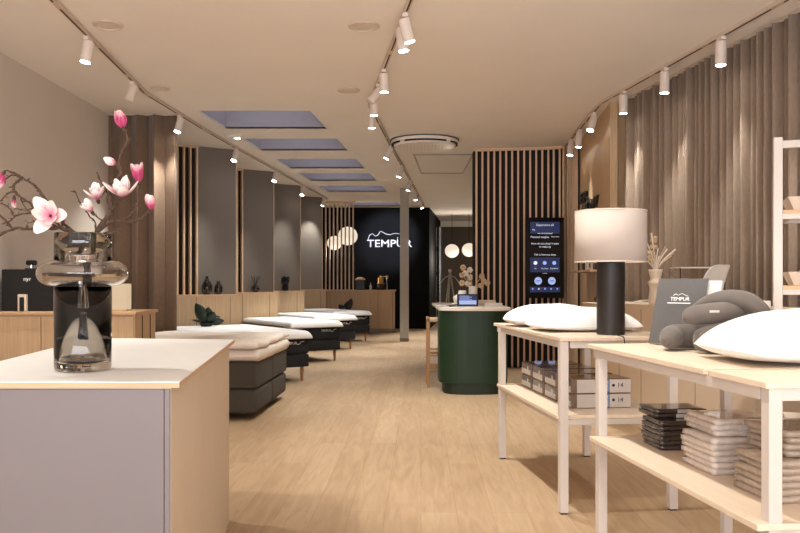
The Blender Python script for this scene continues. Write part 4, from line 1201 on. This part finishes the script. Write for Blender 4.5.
# ------------------------------------------------------------------ white shelf rack at right
RK = math.radians(-20)
t = thing('shelf_rack','tall open rack with cream posts and wood shelves before the taupe curtain','shelf',(2.055,4.40,0),RK)
for x in (0,.85):
    MB().bb(x,x+.046,0,.046,0,2.09).build('post',M_leg,t,bevel=.003)
    MB().bb(x,x+.046,.0465,.42,0,.04).build('foot_bar',M_leg,t,bevel=.003)
for z in (2.03,):
    for y in (.005,): MB().bb(.046,.85,y,y+.036,z,z+.04).build('rail',M_leg,t)
sh_z=[1.69,1.275,.86,.45]
for z in sh_z:
    MB().bb(.0465,.85,.005,.40,z-.022,z).build('shelf_board',M_oaktop,t)
    for y in (.005,.365): MB().bb(.046,.85,y,y+.036,z-.05,z-.0225).build('rail',M_leg,t)
    for x in (.05,.80): MB().bb(x,x+.04,.046,.36,z-.05,z-.0225).build('rail',M_leg,t)
for k,(z,nm) in enumerate(((1.69,'upper'),(1.275,'middle'),(.45,'lowest visible'))):
    def rp(x,y): return (2.055+x*math.cos(RK)-y*math.sin(RK),4.40+x*math.sin(RK)+y*math.cos(RK))
    X,Y=rp(.43,.21)
    tt = thing('tray','pale wooden tray with sloping sides on the %s rack shelf'%nm,'tray',(X,Y,z+.001),RK,'wooden trays on the rack')
    b=MB(); w0,w1,l0,l1,hh=.32,.355,.14,.17,.075
    def wall(p,q,pt,qt,th):
        pass
    b.bb(-w0,w0,-l0,l0,0,.008)
    for s in (-1,1):
        v=[b.bm.verts.new(p) for p in ((s*w0,-l0,0),(s*w0,l0,0),(s*w1,l1,hh),(s*w1,-l1,hh),(s*(w0-.01),-l0,0.004),(s*(w0-.01),l0,0.004),(s*(w1-.01),l1-.01,hh),(s*(w1-.01),-l1+.01,hh))]
        for f in ((0,1,2,3),(4,5,6,7),(3,2,6,7),(0,3,7,4),(1,2,6,5)): b.bm.faces.new([v[i] for i in f])
        v=[b.bm.verts.new(p) for p in ((-w0,s*l0,0),(w0,s*l0,0),(w1,s*l1,hh),(-w1,s*l1,hh),(-w0,s*(l0-.01),0.004),(w0,s*(l0-.01),0.004),(w1-.01,s*(l1-.01),hh),(-w1+.01,s*(l1-.01),hh))]
        for f in ((0,1,2,3),(4,5,6,7),(3,2,6,7),(0,3,7,4),(1,2,6,5)): b.bm.faces.new([v[i] for i in f])
    b.build('body',M_cream,tt)
    pt = pillow('pillow','white ribbed pillow lying in the wooden tray on the %s rack shelf'%nm,'pillow',(X+.02,Y,z+.011),.58,.25,.15,RK,M_sheet,.45,'white pillows in the rack trays',p=2.4,piping=False,seed=k)

# ------------------------------------------------------------------ light
w = bpy.data.worlds.new('world'); S.world = w; w.use_nodes = True
bg = w.node_tree.nodes['Background']; bg.inputs['Color'].default_value = (.60,.70,1.0,1); bg.inputs['Strength'].default_value = .5
def area(name, loc, rot, sx, sy, e, col):
    l = bpy.data.lights.new(name,'AREA'); l.shape='RECTANGLE'; l.size=sx; l.size_y=sy; l.energy=e; l.color=col
    o = bpy.data.objects.new(name,l); COL.objects.link(o); o.location=loc; o.rotation_euler=rot; return o
# daylight entering by the shopfront, and an added up-tilted fill brightening the ceiling
area('shopfront_daylight',(.2,-2.75,1.7),(PI/2,0,0),7.0,2.9,45,(.88,.90,1.0))
area('ceiling_fill',(.2,-2.80,1.2),(math.radians(152),0,0),7.0,2.4,560,(.94,.95,1.0))

# ------------------------------------------------------------------ camera
cam = bpy.data.cameras.new('camera'); co = bpy.data.objects.new('camera',cam); COL.objects.link(co)
co.location = (0,0,H); co.rotation_euler = (PI/2,0,0); cam.lens = 36; cam.sensor_width = 36; cam.shift_y = (281-266.5)/800; cam.clip_end = 60
S.camera = co
S.view_settings.view_transform = 'Standard'; S.view_settings.look = 'None'; S.view_settings.gamma = 1; S.view_settings.exposure = 0.22
S.cycles.use_denoising = True
S.cycles.max_bounces = 10; S.cycles.diffuse_bounces = 5; S.cycles.transparent_max_bounces = 12; S.cycles.transmission_bounces = 10
S.cycles.sample_clamp_indirect = 6
S.cycles.caustics_reflective = False; S.cycles.caustics_refractive = False
